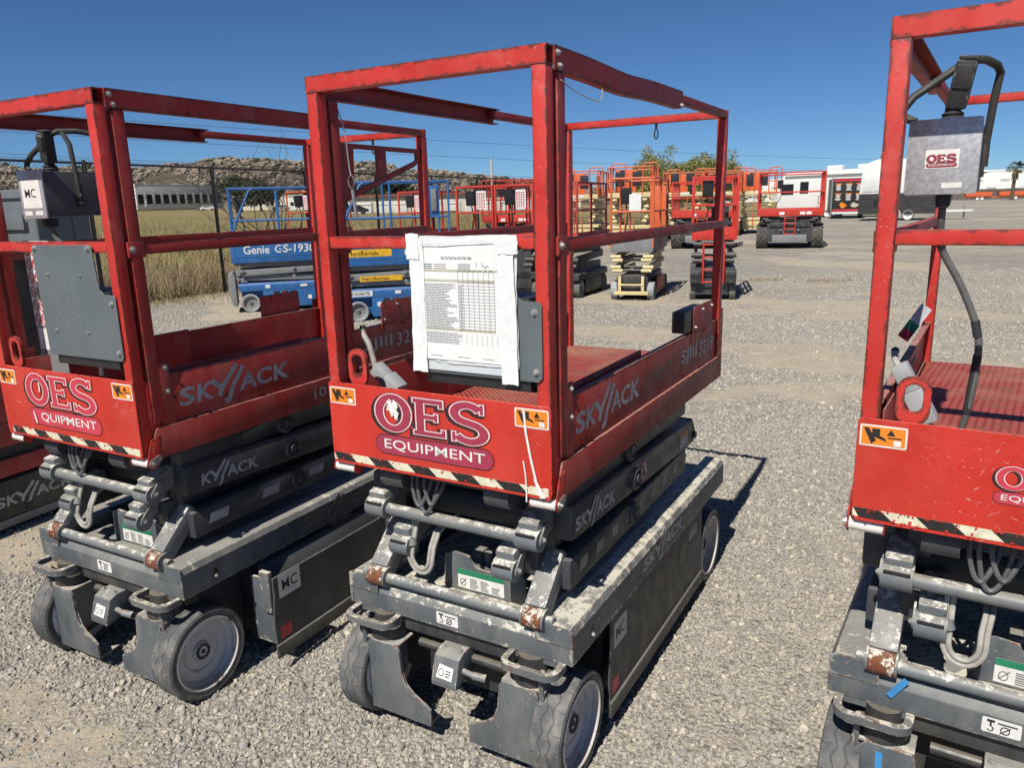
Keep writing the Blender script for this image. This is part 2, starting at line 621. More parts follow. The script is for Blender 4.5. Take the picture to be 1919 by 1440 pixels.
def oes_letters(k, d=(0, 0)):
    """slab letters O E S in a box of width 1 x height .46; k = stroke thickness"""
    ps = []
    ps += stroke([(p[0] + d[0], p[1] + d[1]) for p in arc(.165, .23, .125, .185, 0, 360, 28)], k)
    e = (k - .075) / 2
    def sg(a, b, w, x=0.0):
        ps.extend(stroke([(a[0] + d[0], a[1] + d[1]), (b[0] + d[0], b[1] + d[1])], w, x))
    sg((.405, .04), (.405, .42), .07 + 2 * e, .02 + e)
    sg((.345, .045), (.61, .045), .05 + 2 * e, e)
    sg((.345, .415), (.60, .415), .05 + 2 * e, e)
    sg((.40, .235), (.545, .235), .05 + 2 * e, e)
    sg((.60, .02), (.60, .11), .034 + 2 * e, e)
    sg((.585, .35), (.585, .44), .034 + 2 * e, e)
    sg((.54, .19), (.54, .28), .03 + 2 * e, e)
    s = arc(.80, .335, .105, .095, 25, 250, 12) + arc(.815, .125, .115, .1, 75, -155, 13)
    ps += stroke([(p[0] + d[0], p[1] + d[1]) for p in s], k, e)
    sg((.915, .34), (.915, .45), .03 + 2 * e, e)
    sg((.685, .01), (.685, .12), .03 + 2 * e, e)
    return ps


def pill(x0, x1, y0, y1, n=8):
    r = (y1 - y0) / 2
    return [arc(x1 - r, y0 + r, r, r, -90, 90, n) + arc(x0 + r, y0 + r, r, r, 90, 270, n)]


def rect(x0, x1, y0, y1):
    return [(x0, y0), (x1, y0), (x1, y1), (x0, y1)]


def rrect(x0, x1, y0, y1, r, n=3):
    return arc(x1 - r, y0 + r, r, r, -90, 0, n) + arc(x1 - r, y1 - r, r, r, 0, 90, n) + arc(x0 + r, y1 - r, r, r, 90, 180, n) + arc(x0 + r, y0 + r, r, r, 180, 270, n)


def bez(pts, n=5):
    """Catmull-Rom through points"""
    P = [Vector(p) for p in pts]
    P = [P[0] * 2 - P[1]] + P + [P[-1] * 2 - P[-2]]
    out = []
    for i in range(1, len(P) - 2):
        for k in range(n):
            t = k / n
            a, b, c, d = P[i - 1], P[i], P[i + 1], P[i + 2]
            out.append(.5 * (2 * b + (c - a) * t + (2 * a - 5 * b + 4 * c - d) * t * t + (3 * b - a - 3 * c + d) * t ** 3))
    out.append(P[-2])
    return out


# ------------------------------------------------------------------ ground
def vnoise(x, y, seed):
    r = np.random.RandomState(seed)
    tab = r.rand(256, 256)
    xi, yi = np.floor(x).astype(int), np.floor(y).astype(int)
    fx, fy = x - xi, y - yi
    fx, fy = fx * fx * (3 - 2 * fx), fy * fy * (3 - 2 * fy)
    a, b = tab[xi % 256, yi % 256], tab[(xi + 1) % 256, yi % 256]
    c, d = tab[xi % 256, (yi + 1) % 256], tab[(xi + 1) % 256, (yi + 1) % 256]
    return (a * (1 - fx) + b * fx) * (1 - fy) + (c * (1 - fx) + d * fx) * fy


def fbm(x, y, seed, oct=4):
    s, a, t = 0, .5, 0
    for i in range(oct):
        s = s + a * vnoise(x * 2 ** i + 13.7 * i, y * 2 ** i + 7.1 * i, seed + i)
        t += a
        a *= .5
    return s / t


FA, FB = np.array((-10.4, 7.9)), np.array((2.2, 32.7))
FD = (FB - FA) / np.linalg.norm(FB - FA)
FN = np.array((-FD[1], FD[0]))            # towards the field beyond the fence


def fence_side(x, y):
    return (x - FA[0]) * FN[0] + (y - FA[1]) * FN[1]


def ground_z(x, y):
    d = fence_side(x, y)
    return np.clip((d - 1.0) * .014, 0, 6.0) * np.clip((60 - (x + 0 * y)) / 60, 0, 1)


def dirt(x, y):
    """0 = loose grey gravel, 1 = packed tan dirt"""
    u = x * .92 - y * .38
    v = x * .38 + y * .92
    n = fbm(u * .45 + 3.1, v * .80 + 8.4, 11, 5)
    n2 = fbm(x * 2.3, y * 2.3, 31, 3)
    n = n + .22 * (n2 - .5)
    for bx, by, br, ba in ((-1.75, 2.25, .60, .22), (-1.2, 2.12, .25, .10), (-2.7, 3.4, .8, .20), (-.68, 2.55, .14, .16), (-.5, 2.05, .40, -.14), (.95, 2.7, .8, -.13), (.62, 2.02, .20, .16), (1.2, 3.6, .6, -.10), (1.7, 4.2, .7, -.12), (2.5, 6.2, .8, .10), (3.2, 9.0, 1.2, -.08), (0.3, 1.6, .4, -.10)):
        n = n + ba * np.exp(-((x - bx) ** 2 + (y - by) ** 2) / (br * br))
    return np.clip((n - .535) / .12, 0, 1)


def spaced(a, b, near0, near1, st, grow=1.22):
    xs = list(np.arange(near0, near1 + st / 2, st))
    s = st
    while xs[-1] < b:
        s *= grow
        xs.append(xs[-1] + s)
    s = st
    lo = []
    c = near0
    while c > a:
        s *= grow
        c -= s
        lo.append(c)
    return np.array(lo[::-1] + xs)


gx = spaced(-2500, 2500, -8, 9, .10, 1.16)
gy = spaced(-60, 3500, -1, 18, .10, 1.12)
X, Y = np.meshgrid(gx, gy, indexing='ij')
Z = ground_z(X, Y) + .025 * (fbm(X * .6, Y * .6, 51, 3) - .5) * np.clip(1 - Y / 60, 0, 1)
D = dirt(X, Y)
F = np.clip((fence_side(X, Y) + .3) / .6, 0, 1)
nx, ny = len(gx), len(gy)
me = bpy.data.meshes.new('ground')
idx = np.arange(nx * ny).reshape(nx, ny)
faces = np.stack([idx[:-1, :-1], idx[1:, :-1], idx[1:, 1:], idx[:-1, 1:]], -1).reshape(-1, 4)
me.from_pydata(np.stack([X, Y, Z], -1).reshape(-1, 3).tolist(), [], faces.tolist())
for nm, A in (('dirt', D), ('field', F)):
    at = me.attributes.new(nm, 'FLOAT', 'POINT')
    at.data.foreach_set('value', A.reshape(-1).astype(np.float32))
for p in me.polygons:
    p.use_smooth = True
t = NT('ground')
tc = t.n('TexCoord')
co = tc.outputs['Object']
ad = t.n('Attribute', attribute_name='dirt')
af = t.n('Attribute', attribute_name='field')
vo = t.n('TexVoronoi')
vo.inputs['Scale'].default_value = 55
t.l(co, vo.inputs['Vector'])
vo2 = t.n('TexVoronoi')
vo2.inputs['Scale'].default_value = 24
t.l(co, vo2.inputs['Vector'])
sp = t.n('SeparateColor')
t.l(vo.outputs['Color'], sp.inputs[0])
sp2 = t.n('SeparateColor')
t.l(vo2.outputs['Color'], sp2.inputs[0])
vo3 = t.n('TexVoronoi')
vo3.inputs['Scale'].default_value = 9
t.l(co, vo3.inputs['Vector'])
sp3 = t.n('SeparateColor')
t.l(vo3.outputs['Color'], sp3.inputs[0])
stone = t.mix(sp.outputs[0], (.19, .185, .175), (.45, .415, .355))
stone = t.mix(t.ramp(sp2.outputs[1], .5, .9), stone, (.48, .44, .36))
stone = t.mix(t.ramp(sp2.outputs[0], .75, .95), stone, (.13, .135, .14))
stone = t.mix(t.math('MULTIPLY', t.ramp(sp3.outputs[0], .55, 1.0), .45), stone, (.16, .16, .155))
stone = t.mix(t.math('MULTIPLY', t.ramp(sp3.outputs[1], .6, 1.0), .45), stone, (.47, .43, .36))
stone = t.mix(t.ramp(vo.outputs['Distance'], .35, .75), stone, (.20, .185, .155))
big = t.noise(.35, 6, .65, co=co)
stone = t.mix(t.math('MULTIPLY', t.ramp(big, .38, .7), .6), stone, (.42, .37, .295))
tan = t.mix(t.ramp(t.noise(3.2, 8, .7, co=co), .35, .7), (.37, .30, .205), (.50, .42, .30))
tan = t.mix(t.ramp(sp.outputs[1], .70, .95), tan, (.32, .31, .285))
tan = t.mix(t.math('MULTIPLY', t.ramp(sp3.outputs[2], .5, 1.0), .5), tan, (.33, .29, .235))
dm = t.math('ADD', ad.outputs['Fac'], t.math('MULTIPLY', t.math('SUBTRACT', t.noise(9, 8, .75, co=co), .5), 1.9))
dm = t.ramp(dm, .25, 1.0)
c = t.mix(t.math('MULTIPLY', dm, .78), stone, tan)
fc = t.mix(t.ramp(t.noise(.6, 6, .6, co=co), .35, .68), (.30, .22, .10), (.19, .165, .075))
fc = t.mix(t.ramp(t.noise(4.0, 5, .7, co=co, stretch=(1, 1, 1)), .5, .75), fc, (.40, .32, .17))
fc = t.mix(t.ramp(t.noise(.06, 3, .5, co=co), .5, .65), fc, (.20, .19, .08))
c = t.mix(af.outputs['Fac'], c, fc)
h = t.math('ADD', t.math('MULTIPLY', t.math('SUBTRACT', 1.0, vo.outputs['Distance']), t.math('SUBTRACT', 1.15, dm)), t.math('MULTIPLY', t.noise(90, 4, .6, co=co), .35))
t.bump(h, .8, .014)
ground = link('ground', me, t.out(c, .95), kind='structure')
t.b.inputs['Specular IOR Level'].default_value = .15

# ------------------------------------------------------------------ loose gravel: stones instanced on points
def gravel():
    r = np.random.RandomState(3)
    pts, sc = [], []
    def band(x0, x1, y0, y1, dens, s0, s1, keep_dirt):
        n = int((x1 - x0) * (y1 - y0) * dens)
        x = r.uniform(x0, x1, n)
        y = r.uniform(y0, y1, n)
        ok = (np.abs(x) < .74 * (y + .8)) & (fence_side(x, y) < -1.5)
        d = dirt(x, y) + .35 * (fbm(x * 7, y * 7, 71, 2) - .5)
        ok &= r.rand(n) > np.clip(d * (1 - keep_dirt) * 1.1, 0, 1 - keep_dirt)
        x, y = x[ok], y[ok]
        s = s0 * np.exp(r.normal(0, .46, len(x)))
        s = np.clip(s, s0 * .45, s1)
        pts.append(np.stack([x, y, .012 * 0 + ground_z(x, y) + s * .05], -1))
        sc.append(s)
    band(-3.2, 3.2, .9, 3.2, 8500, .0050, .021, .16)
    band(-4.6, 4.8, 3.2, 5.6, 5200, .0058, .021, .14)
    band(-6.5, 7.5, 5.6, 9.0, 2100, .0078, .022, .08)
    band(-10, 11, 9.0, 12.0, 1100, .0085, .022, .08)
    band(-12, 13, 12.0, 17.0, 420, .0095, .022, .08)
    P = np.concatenate(pts)
    S = np.concatenate(sc)
    zb = .025 * (fbm(P[:, 0] * .6, P[:, 1] * .6, 51, 3) - .5)
    P[:, 2] += zb
    me = bpy.data.meshes.new('gravel')
    me.vertices.add(len(P))
    me.vertices.foreach_set('co', P.reshape(-1).astype(np.float32))
    a = me.attributes.new('size', 'FLOAT', 'POINT')
    a.data.foreach_set('value', S.astype(np.float32))
    rot = r.uniform(0, 6.283, (len(P), 3)).astype(np.float32)
    a = me.attributes.new('turn', 'FLOAT_VECTOR', 'POINT')
    a.data.foreach_set('vector', rot.reshape(-1))
    col = bpy.data.collections.new('stones')
    t = NT('stone')
    oi = t.n('ObjectInfo')
    rp = t.n('ValToRGB')
    t.l(oi.outputs['Random'], rp.inputs[0])
    cr = rp.color_ramp
    cols = [(0, (.14, .14, .145)), (.22, (.23, .225, .215)), (.5, (.33, .31, .275)), (.7, (.40, .36, .295)), (.82, (.27, .26, .25)), (.92, (.50, .44, .34)), (1, (.58, .53, .44))]
    cr.elements[0].position, cr.elements[0].color = 0, cols[0][1] + (1,)
    cr.elements[1].position, cr.elements[1].color = 1, cols[-1][1] + (1,)
    for p_, c_ in cols[1:-1]:
        e = cr.elements.new(p_)
        e.color = c_ + (1,)
    tcc = t.n('TexCoord')
    nz = t.noise(1.3, 4, .6, co=tcc.outputs['Object'])
    cc = t.mix(t.ramp(nz, .3, .8), rp.outputs[0], (.38, .34, .28))
    m = t.out(cc, .9)
    t.b.inputs['Specular IOR Level'].default_value = .2
    for k in range(6):
        bm = bmesh.new()
        bmesh.ops.create_icosphere(bm, subdivisions=2, radius=1)
        q = np.random.RandomState(40 + k)
        nrm = q.normal(0, 1, (9, 3))
        nrm /= np.linalg.norm(nrm, axis=1)[:, None]
        cut = q.uniform(.52, .85, 9)
        for v in bm.verts:
            c = np.array(v.co)
            for a_, d_ in zip(nrm, cut):
                e = c @ a_ - d_
                if e > 0:
                    c = c - a_ * e
            v.co = Vector(c * np.array((1.15, .92, .72 + .12 * (k % 3))))
        mm = bpy.data.meshes.new('stone')
        bm.to_mesh(mm)
        bm.free()
        mm.materials.append(m)
        so = bpy.data.objects.new('stone', mm)
        col.objects.link(so)
    o = link('gravel', me, None, kind='stuff', label='loose crushed grey gravel spread over the yard', category='gravel')
    ng = bpy.data.node_groups.new('gravel', 'GeometryNodeTree')
    ng.interface.new_socket('Geometry', in_out='INPUT', socket_type='NodeSocketGeometry')
    ng.interface.new_socket('Geometry', in_out='OUTPUT', socket_type='NodeSocketGeometry')
    N = ng.nodes
    i_, o_ = N.new('NodeGroupInput'), N.new('NodeGroupOutput')
    ip = N.new('GeometryNodeInstanceOnPoints')
    ci = N.new('GeometryNodeCollectionInfo')
    ci.inputs['Collection'].default_value = col
    ci.inputs['Separate Children'].default_value = True
    ci.inputs['Reset Children'].default_value = True
    na = N.new('GeometryNodeInputNamedAttribute')
    na.data_type = 'FLOAT'
    na.inputs[0].default_value = 'size'
    nr = N.new('GeometryNodeInputNamedAttribute')
    nr.data_type = 'FLOAT_VECTOR'
    nr.inputs[0].default_value = 'turn'
    er = N.new('FunctionNodeEulerToRotation')
    L = ng.links.new
    L(i_.outputs[0], ip.inputs['Points'])
    L(ci.outputs[0], ip.inputs['Instance'])
    ip.inputs['Pick Instance'].default_value = True
    L(nr.outputs[0], er.inputs[0])
    L(er.outputs[0], ip.inputs['Rotation'])
    L(na.outputs[0], ip.inputs['Scale'])
    L(ip.outputs[0], o_.inputs[0])
    md = o.modifiers.new('stones', 'NODES')
    md.node_group = ng
    print('gravel stones', len(P))
    return o


gravel()
def loft(g, prof, stations):
    """prof: closed list of (x,z); stations: list of (y, dx, dz)"""
    rings = [[g.bm.verts.new((px + dx, y, pz + dz)) for px, pz in prof] for y, dx, dz in stations]
    n = len(prof)
    for a, b in zip(rings, rings[1:]):
        for i in range(n):
            g.bm.faces.new((a[i], a[(i + 1) % n], b[(i + 1) % n], b[i]))
    g.bm.faces.new(rings[0][::-1])
    g.bm.faces.new(rings[-1])
    return g


def ring(g, outer, inner, ax, a, b):
    """plate with a hole; outer and inner have the same number of points"""
    def P(q, t):
        return {'x': (t, q[0], q[1]), 'y': (q[0], t, q[1]), 'z': (q[0], q[1], t)}[ax]
    n = len(outer)
    oa, ob = [[g.bm.verts.new(P(q, t)) for q in outer] for t in (a, b)]
    ia, ib = [[g.bm.verts.new(P(q, t)) for q in inner] for t in (a, b)]
    for i in range(n):
        j = (i + 1) % n
        g.bm.faces.new((oa[i], oa[j], ob[j], ob[i]))
        g.bm.faces.new((ia[j], ia[i], ib[i], ib[j]))
        g.bm.faces.new((oa[j], oa[i], ia[i], ia[j]))
        g.bm.faces.new((ob[i], ob[j], ib[j], ib[i]))
    return g


def wheel(parent, x, y, r, w, s, rim_mat='rim', tyre='tyre', n=48, name='wheel', lugs=0):
    """s=+1: outer face looks to +x"""
    ri = r * .80
    g = G()
    h = w / 2
    g.lathe([(0, s * h * .35), (r * .17, s * h * .35), (r * .19, s * h * .30), (r * .22, s * h * .12), (r * .42, s * h * .10), (r * .46, s * h * .18), (r * .66, s * h * .22),
             (ri * .93, s * h * .55), (ri * .95, s * h * .88), (ri, s * h * .97), (ri * 1.03, s * h * .90), (ri * 1.0, s * h * .3), (ri * 1.0, -s * h * .9), (ri * .8, -s * h * .9), (ri * .8, -s * h * .3), (0, -s * h * .3)], (0, 0, 0), 'x', n)
    o = g.put(name, rim_mat, parent)
    o.location = (x, y, r)
    g = G()
    g.lathe([(ri * 1.01, -h * .92), (r * .93, -h), (r * .985, -h * .93), (r, -h * .80), (r * 1.004, 0), (r, h * .80), (r * .985, h * .93), (r * .93, h), (ri * 1.01, h * .92)], (0, 0, 0), 'x', n, close=True)
    g.put('tyre', tyre, o)
    g = G()
    g.lathe([(0, s * h * .42), (r * .05, s * h * .40), (r * .06, s * h * .30), (r * .10, s * h * .28), (r * .13, s * h * .44), (r * .165, s * h * .46), (r * .18, s * h * .38), (r * .19, s * h * .1)], (0, 0, 0), 'x', 11)
    g.put('hub', 'hub_rust', o)
    if n > 40:
        g = G()
        g.lathe([(ri * .935, s * h * .62), (ri * .955, s * h * .93), (ri * .985, s * h * .995), (ri * 1.015, s * h * .985), (ri * 1.0, s * h * .7)], (0, 0, 0), 'x', n, close=True)
        g.put('rim_lip', 'lip_rust', o)
    if lugs:
        g = G()
        for k in range(lugs):
            for sd in (-1, 1):
                a = 2 * math.pi * (k + (.5 if sd > 0 else 0)) / lugs
                a2 = a + 2 * math.pi * .85 / lugs
                p0 = Vector((sd * h * .98, r * 1.0 * math.cos(a2), r * 1.0 * math.sin(a2)))
                p1 = Vector((sd * h * .02, r * 1.02 * math.cos(a), r * 1.02 * math.sin(a)))
                g.bar(p0, p1, r * .085, r * .09, 0, up=(0, math.cos(a), math.sin(a)))
        g.put('tread_lugs', tyre, o)
    return o


FRONT = ((0, -.0765, 0), (1, 0, 0), (0, 0, 1), (0, -1, 0))


def RIGHT(u):
    return ((u, 0, 0), (0, 1, 0), (0, 0, 1), (1, 0, 0))


def sticker_warning(fr, x, z, w, h, par):
    g = G()
    g.flat([rrect(x, x + w, z, z + h, .004)], fr, .0004)
    o = g.put('warning_sticker', 'decal_white', par)
    g = G()
    g.flat([rect(x + .004, x + w - .004, z + .004, z + h - .004)], fr, .0009)
    g.put('sticker_face', 'decal_orange', o)
    g = G()
    a = w / .1
    g.flat([[(x + .008 * a, z + h * .85), (x + .018 * a, z + h * .86), (x + .036 * a, z + h * .3), (x + .026 * a, z + h * .12)],
            [(x + .026 * a, z + h * .5), (x + .058 * a, z + h * .28), (x + .054 * a, z + h * .42), (x + .03 * a, z + h * .66)],
            rect(x + .026 * a, x + .043 * a, z + h * .55, z + h * .84),
            [(x + .057 * a, z + h * .58), (x + .075 * a, z + h * .58), (x + .066 * a, z + h * .86)],
            rect(x + .06 * a, x + .088 * a, z + h * .45, z + h * .5)], fr, .0014)
    g.put('pictogram', 'decal_black', o)
    g = G()
    g.flat([rrect(x + .072 * a, x + .088 * a, z + h * .12, z + h * .38, .003)], fr, .0014)
    g.put('pictogram', 'decal_white', o)


def emblem(fr, x0, z0, w, par, small=False, fill='decal_maroon', missing_e=False, lw=None):
    """OES EQUIPMENT: letters over a pill; w = full width"""
    k = w
    def sc(ps):
        return [[(x0 + p[0] * k, z0 + p[1] * k) for p in q] for q in ps]
    o = None
    for i, (mat, th, d) in enumerate((('decal_black', .115, (-.022, -.016)), (fill, .105, (0, 0)), ('decal_white', .088, (0, 0)), (fill, .070, (0, 0))) if not small else (('decal_black', .08, (-.02, -.014)), (fill, .092, (0, 0)))):
        g = G()
        ps = [[(p[0], p[1] * .63 + .166) for p in q] for q in oes_letters(th, d)]
        g.flat(sc(ps), fr, .0004 + .0065 * i * (.25 if small else 1) * .1, .000015)
        q = g.put('emblem_letters', mat, par if o is None else o)
        o = o or q
    g = G()
    g.flat(sc(pill(-.012, 1.0, -.010, .145)), fr, .0004)
    g.put('emblem_pill', 'decal_black', o)
    g = G()
    g.flat(sc(pill(-.005, .993, -.003, .138)), fr, .0009)
    g.put('emblem_pill', fill, o)
    g = G()
    if missing_e:
        text(g, 'QUIPMENT', fr, x0 + k * .16, x0 + k * .93, z0 + k * .025, z0 + k * .11, .0014)
    else:
        text(g, 'EQUIPMENT', fr, x0 + k * .07, x0 + k * .93, z0 + k * .025, z0 + k * .11, .0014)
    g.put('emblem_lettering', 'decal_white', o)
    return o


def splat(g, fr, cx, cz, r, seed, off, sy=1.0, n=22):
    q = random.Random(seed)
    pts = []
    for i in range(n):
        a = 2 * math.pi * i / n
        rr = r * (.55 + .65 * q.random())
        pts.append((cx + rr * math.cos(a), cz + sy * rr * math.sin(a)))
    g.flat([pts], fr, off)
    return g


def hazard_band(fr, x0, x1, z0, z1, par, seed, worn=.2, n=5):
    q = random.Random(seed)
    g = G()
    g.flat([rect(x0, x1, z0, z1)], fr, .0004)
    o = g.put('hazard_stripe', plain('hazard_cream', (.66, .62, .46), .6, var=.2, scale=60), par)
    g = G()
    w = (x1 - x0) / n
    ps = []
    for i in range(n):
        a = x0 + i * w
        ps.append([(max(x0, a - .014), z1), (a + w * .5 - .014, z1), (min(x1, a + w * .5 + .014), z0), (a + .014, z0)])
    g.flat(ps, fr, .0009)
    g.put('stripe', 'decal_black', o)
    g = G()
    for i in range(int(60 * worn * 5)):
        x = q.uniform(x0, x1)
        z = q.choice((z0, z1)) + q.uniform(-.004, .004) if q.random() < .6 else q.uniform(z0, z1)
        splat(g, fr, x, z, q.uniform(.001, .0055), q.random(), .0013 + .00003 * i, q.uniform(.4, 1), 8)
    g.put('wear', 'red_clean', o, kind='stuff')
    return o


def scissor_lift(label, loc, yaw, kind):
    """near red lift; local x = across, y = away from the front, z = up"""
    T = thing('scissor_lift', label, 'scissor lift', loc, yaw, 'red scissor lifts in the near row')
    q = random.Random(kind)
    FR = FRONT
    # ---------------- front frame
    g = G()
    po = [(-.378, .935), (-.370, .918), (.370, .918), (.378, .935), (.378, 1.168), (.372, 1.174), (-.372, 1.174), (-.378, 1.168)]
    g.prism(po, 'y', -.076, -.071, .0012, 1)
    g.box(-.37, .37, -.071, -.03, .9185, .9235, 0)
    panel = g.put('front_panel', 'red_clean', T)
    for s in (-1, 1):
        a, b = sorted((s * .3755, s * .336))
        G().box(a, b, -.07, -.032, .93, 1.996, .004).put('front_post', 'red', T)
        a, b = sorted((s * .369, s * .365))
        G().box(a, b, -.070, .10, .925, 1.165, .001).put('side_return', 'red', T)
    g = G()
    ring(g, rect(-.070, -.032, 1.9965, 2.040), rect(-.066, -.036, 2.0005, 2.036), 'x', -.376, .376)
    tr = g.put('front_top_rail', 'red', T)
    G().box(-.34, .34, -.0655, -.0365, 2.001, 2.0355, 0).put('tube_bore', 'decal_black', tr)
    G().box(-.3355, .3355, -.067, -.035, 1.570, 1.603, .004).put('front_mid_rail', 'red', T)
    # weld plates on the lower corner, lifting lug
    g = G()
    ring(g, rrect(-.305, -.234, 1.165, 1.278, .032, 4), rrect(-.288, -.250, 1.195, 1.260, .018, 4), 'y', -.062, -.052)
    g.put('lifting_lug', 'red', T)
    # ---------------- sides of the main platform
    for s in (-1, 1):
        def B(x0, x1, *r, **k):
            a, b = sorted((s * x0, s * x1))
            return G().box(a, b, *r, **k)
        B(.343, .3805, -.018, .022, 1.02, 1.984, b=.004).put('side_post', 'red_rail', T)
        g = G()
        pr = [(.3765, 1.986), (.3815, 1.986), (.3815, 2.041), (.345, 2.041), (.345, 2.037), (.3765, 2.037)]
        pr2 = [(s * a, b) for a, b in pr]
        sag = lambda v: -.010 * math.exp(-((v - .42) / .18) ** 2) if kind == 1 and s > 0 else 0
        bow = lambda v: s * .006 * math.exp(-((v - .45) / .2) ** 2) if kind == 1 else 0
        loft(g, pr2, [(-.034 + .98 * i / 20, bow(-.034 + .98 * i / 20), sag(-.034 + .98 * i / 20)) for i in range(21)])
        pr3 = [(s * a, b) for a, b in ((.352, 1.985), (.3765, 1.985), (.3765, 1.989), (.352, 1.989))]
        loft(g, pr3, [(-.03 + .97 * i / 20, bow(-.034 + .98 * i / 20), sag(-.034 + .98 * i / 20)) for i in range(21)])
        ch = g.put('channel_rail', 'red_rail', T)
        for v, z in ((-.02, 2.025), (-.01, 1.997), (.93, 1.994)) if not (kind == 2 and s < 0) else ():
            G().bolt((s * .3815, v, z), 'x', .006, s).put('bolt', 'bolt', ch)
        g = G()
        for v, z in ((.25, 1.996), (.29, 1.998), (.47, 1.99), (.51, 1.991), (.88, 1.999), (.9, 2.02)):
            g.cyl((s * .3812, v, z + sag(v)), (s * .3822 + bow(v), v, z + sag(v)), .0045, 8)
        g.put('bolt_holes', 'decal_black', ch, kind='stuff')
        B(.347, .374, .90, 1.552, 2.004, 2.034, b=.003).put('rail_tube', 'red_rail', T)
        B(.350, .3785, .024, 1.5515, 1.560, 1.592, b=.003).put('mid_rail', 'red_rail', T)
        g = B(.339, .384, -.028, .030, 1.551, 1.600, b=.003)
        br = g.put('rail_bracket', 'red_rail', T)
        if not (kind == 2 and s < 0):
            G().bolt((s * .384, -.014, 1.577), 'x', .008, s).put('bolt', 'bolt', br)
        B(.338, .3755, 1.552, 1.59, .99, 2.0035, b=.004).put('rear_post', 'red', T)
        # toe boards and lower band
        g = B(.366, .3705, .046, 1.545, 1.0085, 1.166, b=.001)
        a, b = sorted((s * .348, s * .3705))
        g.box(a, b, .046, 1.545, 1.166, 1.170, .001)
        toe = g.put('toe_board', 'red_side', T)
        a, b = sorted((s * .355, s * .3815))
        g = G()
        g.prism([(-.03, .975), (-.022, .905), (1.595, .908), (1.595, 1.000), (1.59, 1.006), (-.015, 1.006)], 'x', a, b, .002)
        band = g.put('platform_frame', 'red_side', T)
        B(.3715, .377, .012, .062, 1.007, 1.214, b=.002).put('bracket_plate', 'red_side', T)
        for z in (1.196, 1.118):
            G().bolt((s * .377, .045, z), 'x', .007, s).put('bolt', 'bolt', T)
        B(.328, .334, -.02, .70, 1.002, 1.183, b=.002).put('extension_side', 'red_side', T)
        # hanger and roller
        g = G()
        a, b = sorted((s * .3822, s * .3872))
        g.prism([(-.072, .893), (-.055, .878), (-.028, .884), (-.012, .93), (-.012, .985), (-.045, .975), (-.060, .93)], 'x', a, b, .001)
        a, b = sorted((s * .302, s * .306))
        g.prism(arc(-.052, .899, .02, .02, 0, 330, 11), 'x', a, b)
        hg = g.put('roller_hanger', 'red', T)
        G().cyl((s * .306, -.052, .900), (s * .382, -.052, .900), .0165, 20).put('roller', 'roller', hg)
        g = G()
        a, b = sorted((s * .3872, s * .3912))
        g.prism(arc(-.05, .9, .014, .014, 130, 310, 6) + arc(-.026, .912, .010, .010, -50, 130, 6), 'x', a, b)
        g.bolt((s * .391, -.05, .9), 'x', .006, s)
        g.put('keeper_plate', 'steel', hg)
        # rear placard plate
        if not (kind == 2 and s < 0):
            g = G()
            a, b = sorted((s * .3745, s * .378))
            g.prism([(1.165, 1.13), (1.185, 1.13), (1.185, 1.165), (1.32, 1.165), (1.32, 1.15), (1.335, 1.15), (1.335, 1.168), (1.43, 1.168), (1.43, 1.262), (1.42, 1.272), (1.175, 1.272), (1.165, 1.262)], 'x', a, b, .001)
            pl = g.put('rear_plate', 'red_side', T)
            for v, z in ((1.185, 1.19), (1.41, 1.25), (1.28, 1.25)):
                G().bolt((s * .378, v, z), 'x', .005, s).put('bolt', 'bolt', pl)
            if s > 0 and kind:
                a, b = sorted((s * .315, s * .371))
                G().box(a, b, 1.08, 1.34, 1.178, 1.262, .006).put('outlet_box', 'black_plastic', T)
        g = B(.377, .3815, 1.53, 1.595, 1.007, 1.215, b=.002)
        g.bolt((s * .3815, 1.56, 1.19), 'x', .006, s)
        g.put('bracket_plate', 'red', T)
    fl = G().box(-.35, .35, -.03, 1.585, .985, 1.0005, 0).put('platform_floor', 'tread_plate', T)
    G().box(-.352, .352, -.025, 1.58, .955, .9845, 0).put('platform_underside', 'dark_grey', T)
    G().box(-.3755, .3755, 1.556, 1.587, 2.0045, 2.036, .003).put('rear_top_rail', 'red', T)
    g = G()
    g.tube([(.07, 1.57, 2.003), (.07, 1.57, 1.985)], .006, 8)
    g.tube(arc3((.07, 1.57, 1.962), .008, .022), .003, 6, closed=True)
    g.put('snap_hook', 'black_plastic', T)
    # lanyard on the left post
    if kind == 1:
        g = G()
        g.tube(bez([(-.335, .01, 1.96), (-.318, .012, 1.9), (-.312, .015, 1.80), (-.308, .015, 1.775)]), .002, 5)
        g.tube(arc3((-.308, .015, 1.757), .011, .018), .002, 5, closed=True)
        g.cyl((-.306, .015, 1.735), (-.298, .015, 1.655), .005, 8)
        g.put('gate_pin', 'steel', T)
        g = G()
        g.tube(bez([(.385, -.01, 1.965), (.392, .06, 1.945), (.395, .18, 1.935), (.39, .225, 1.95), (.384, .24, 1.972)]), .0016, 5)
        g.put('wire', 'hose', T)
    # ---------------- decals on the front panel
    fillm = 'decal_maroon' if kind == 1 else 'decal_pink'
    ex = {0: -.215, 1: -.20, 2: -.095}[kind]
    emblem(FR, ex, *((1.018, .19) if kind == 2 else (.976, .405)), panel, fill=fillm, missing_e=(kind == 0))
    for x in (-.372, .272):
        sticker_warning(FR, x, 1.108 + (.004 if x > 0 else 0), .1, .052, panel)
    hazard_band(FR, -.374 + (.03 if kind == 0 else 0), .368, .928, .952, panel, kind, worn={0: .25, 1: .2, 2: .5}[kind])
    g = G()
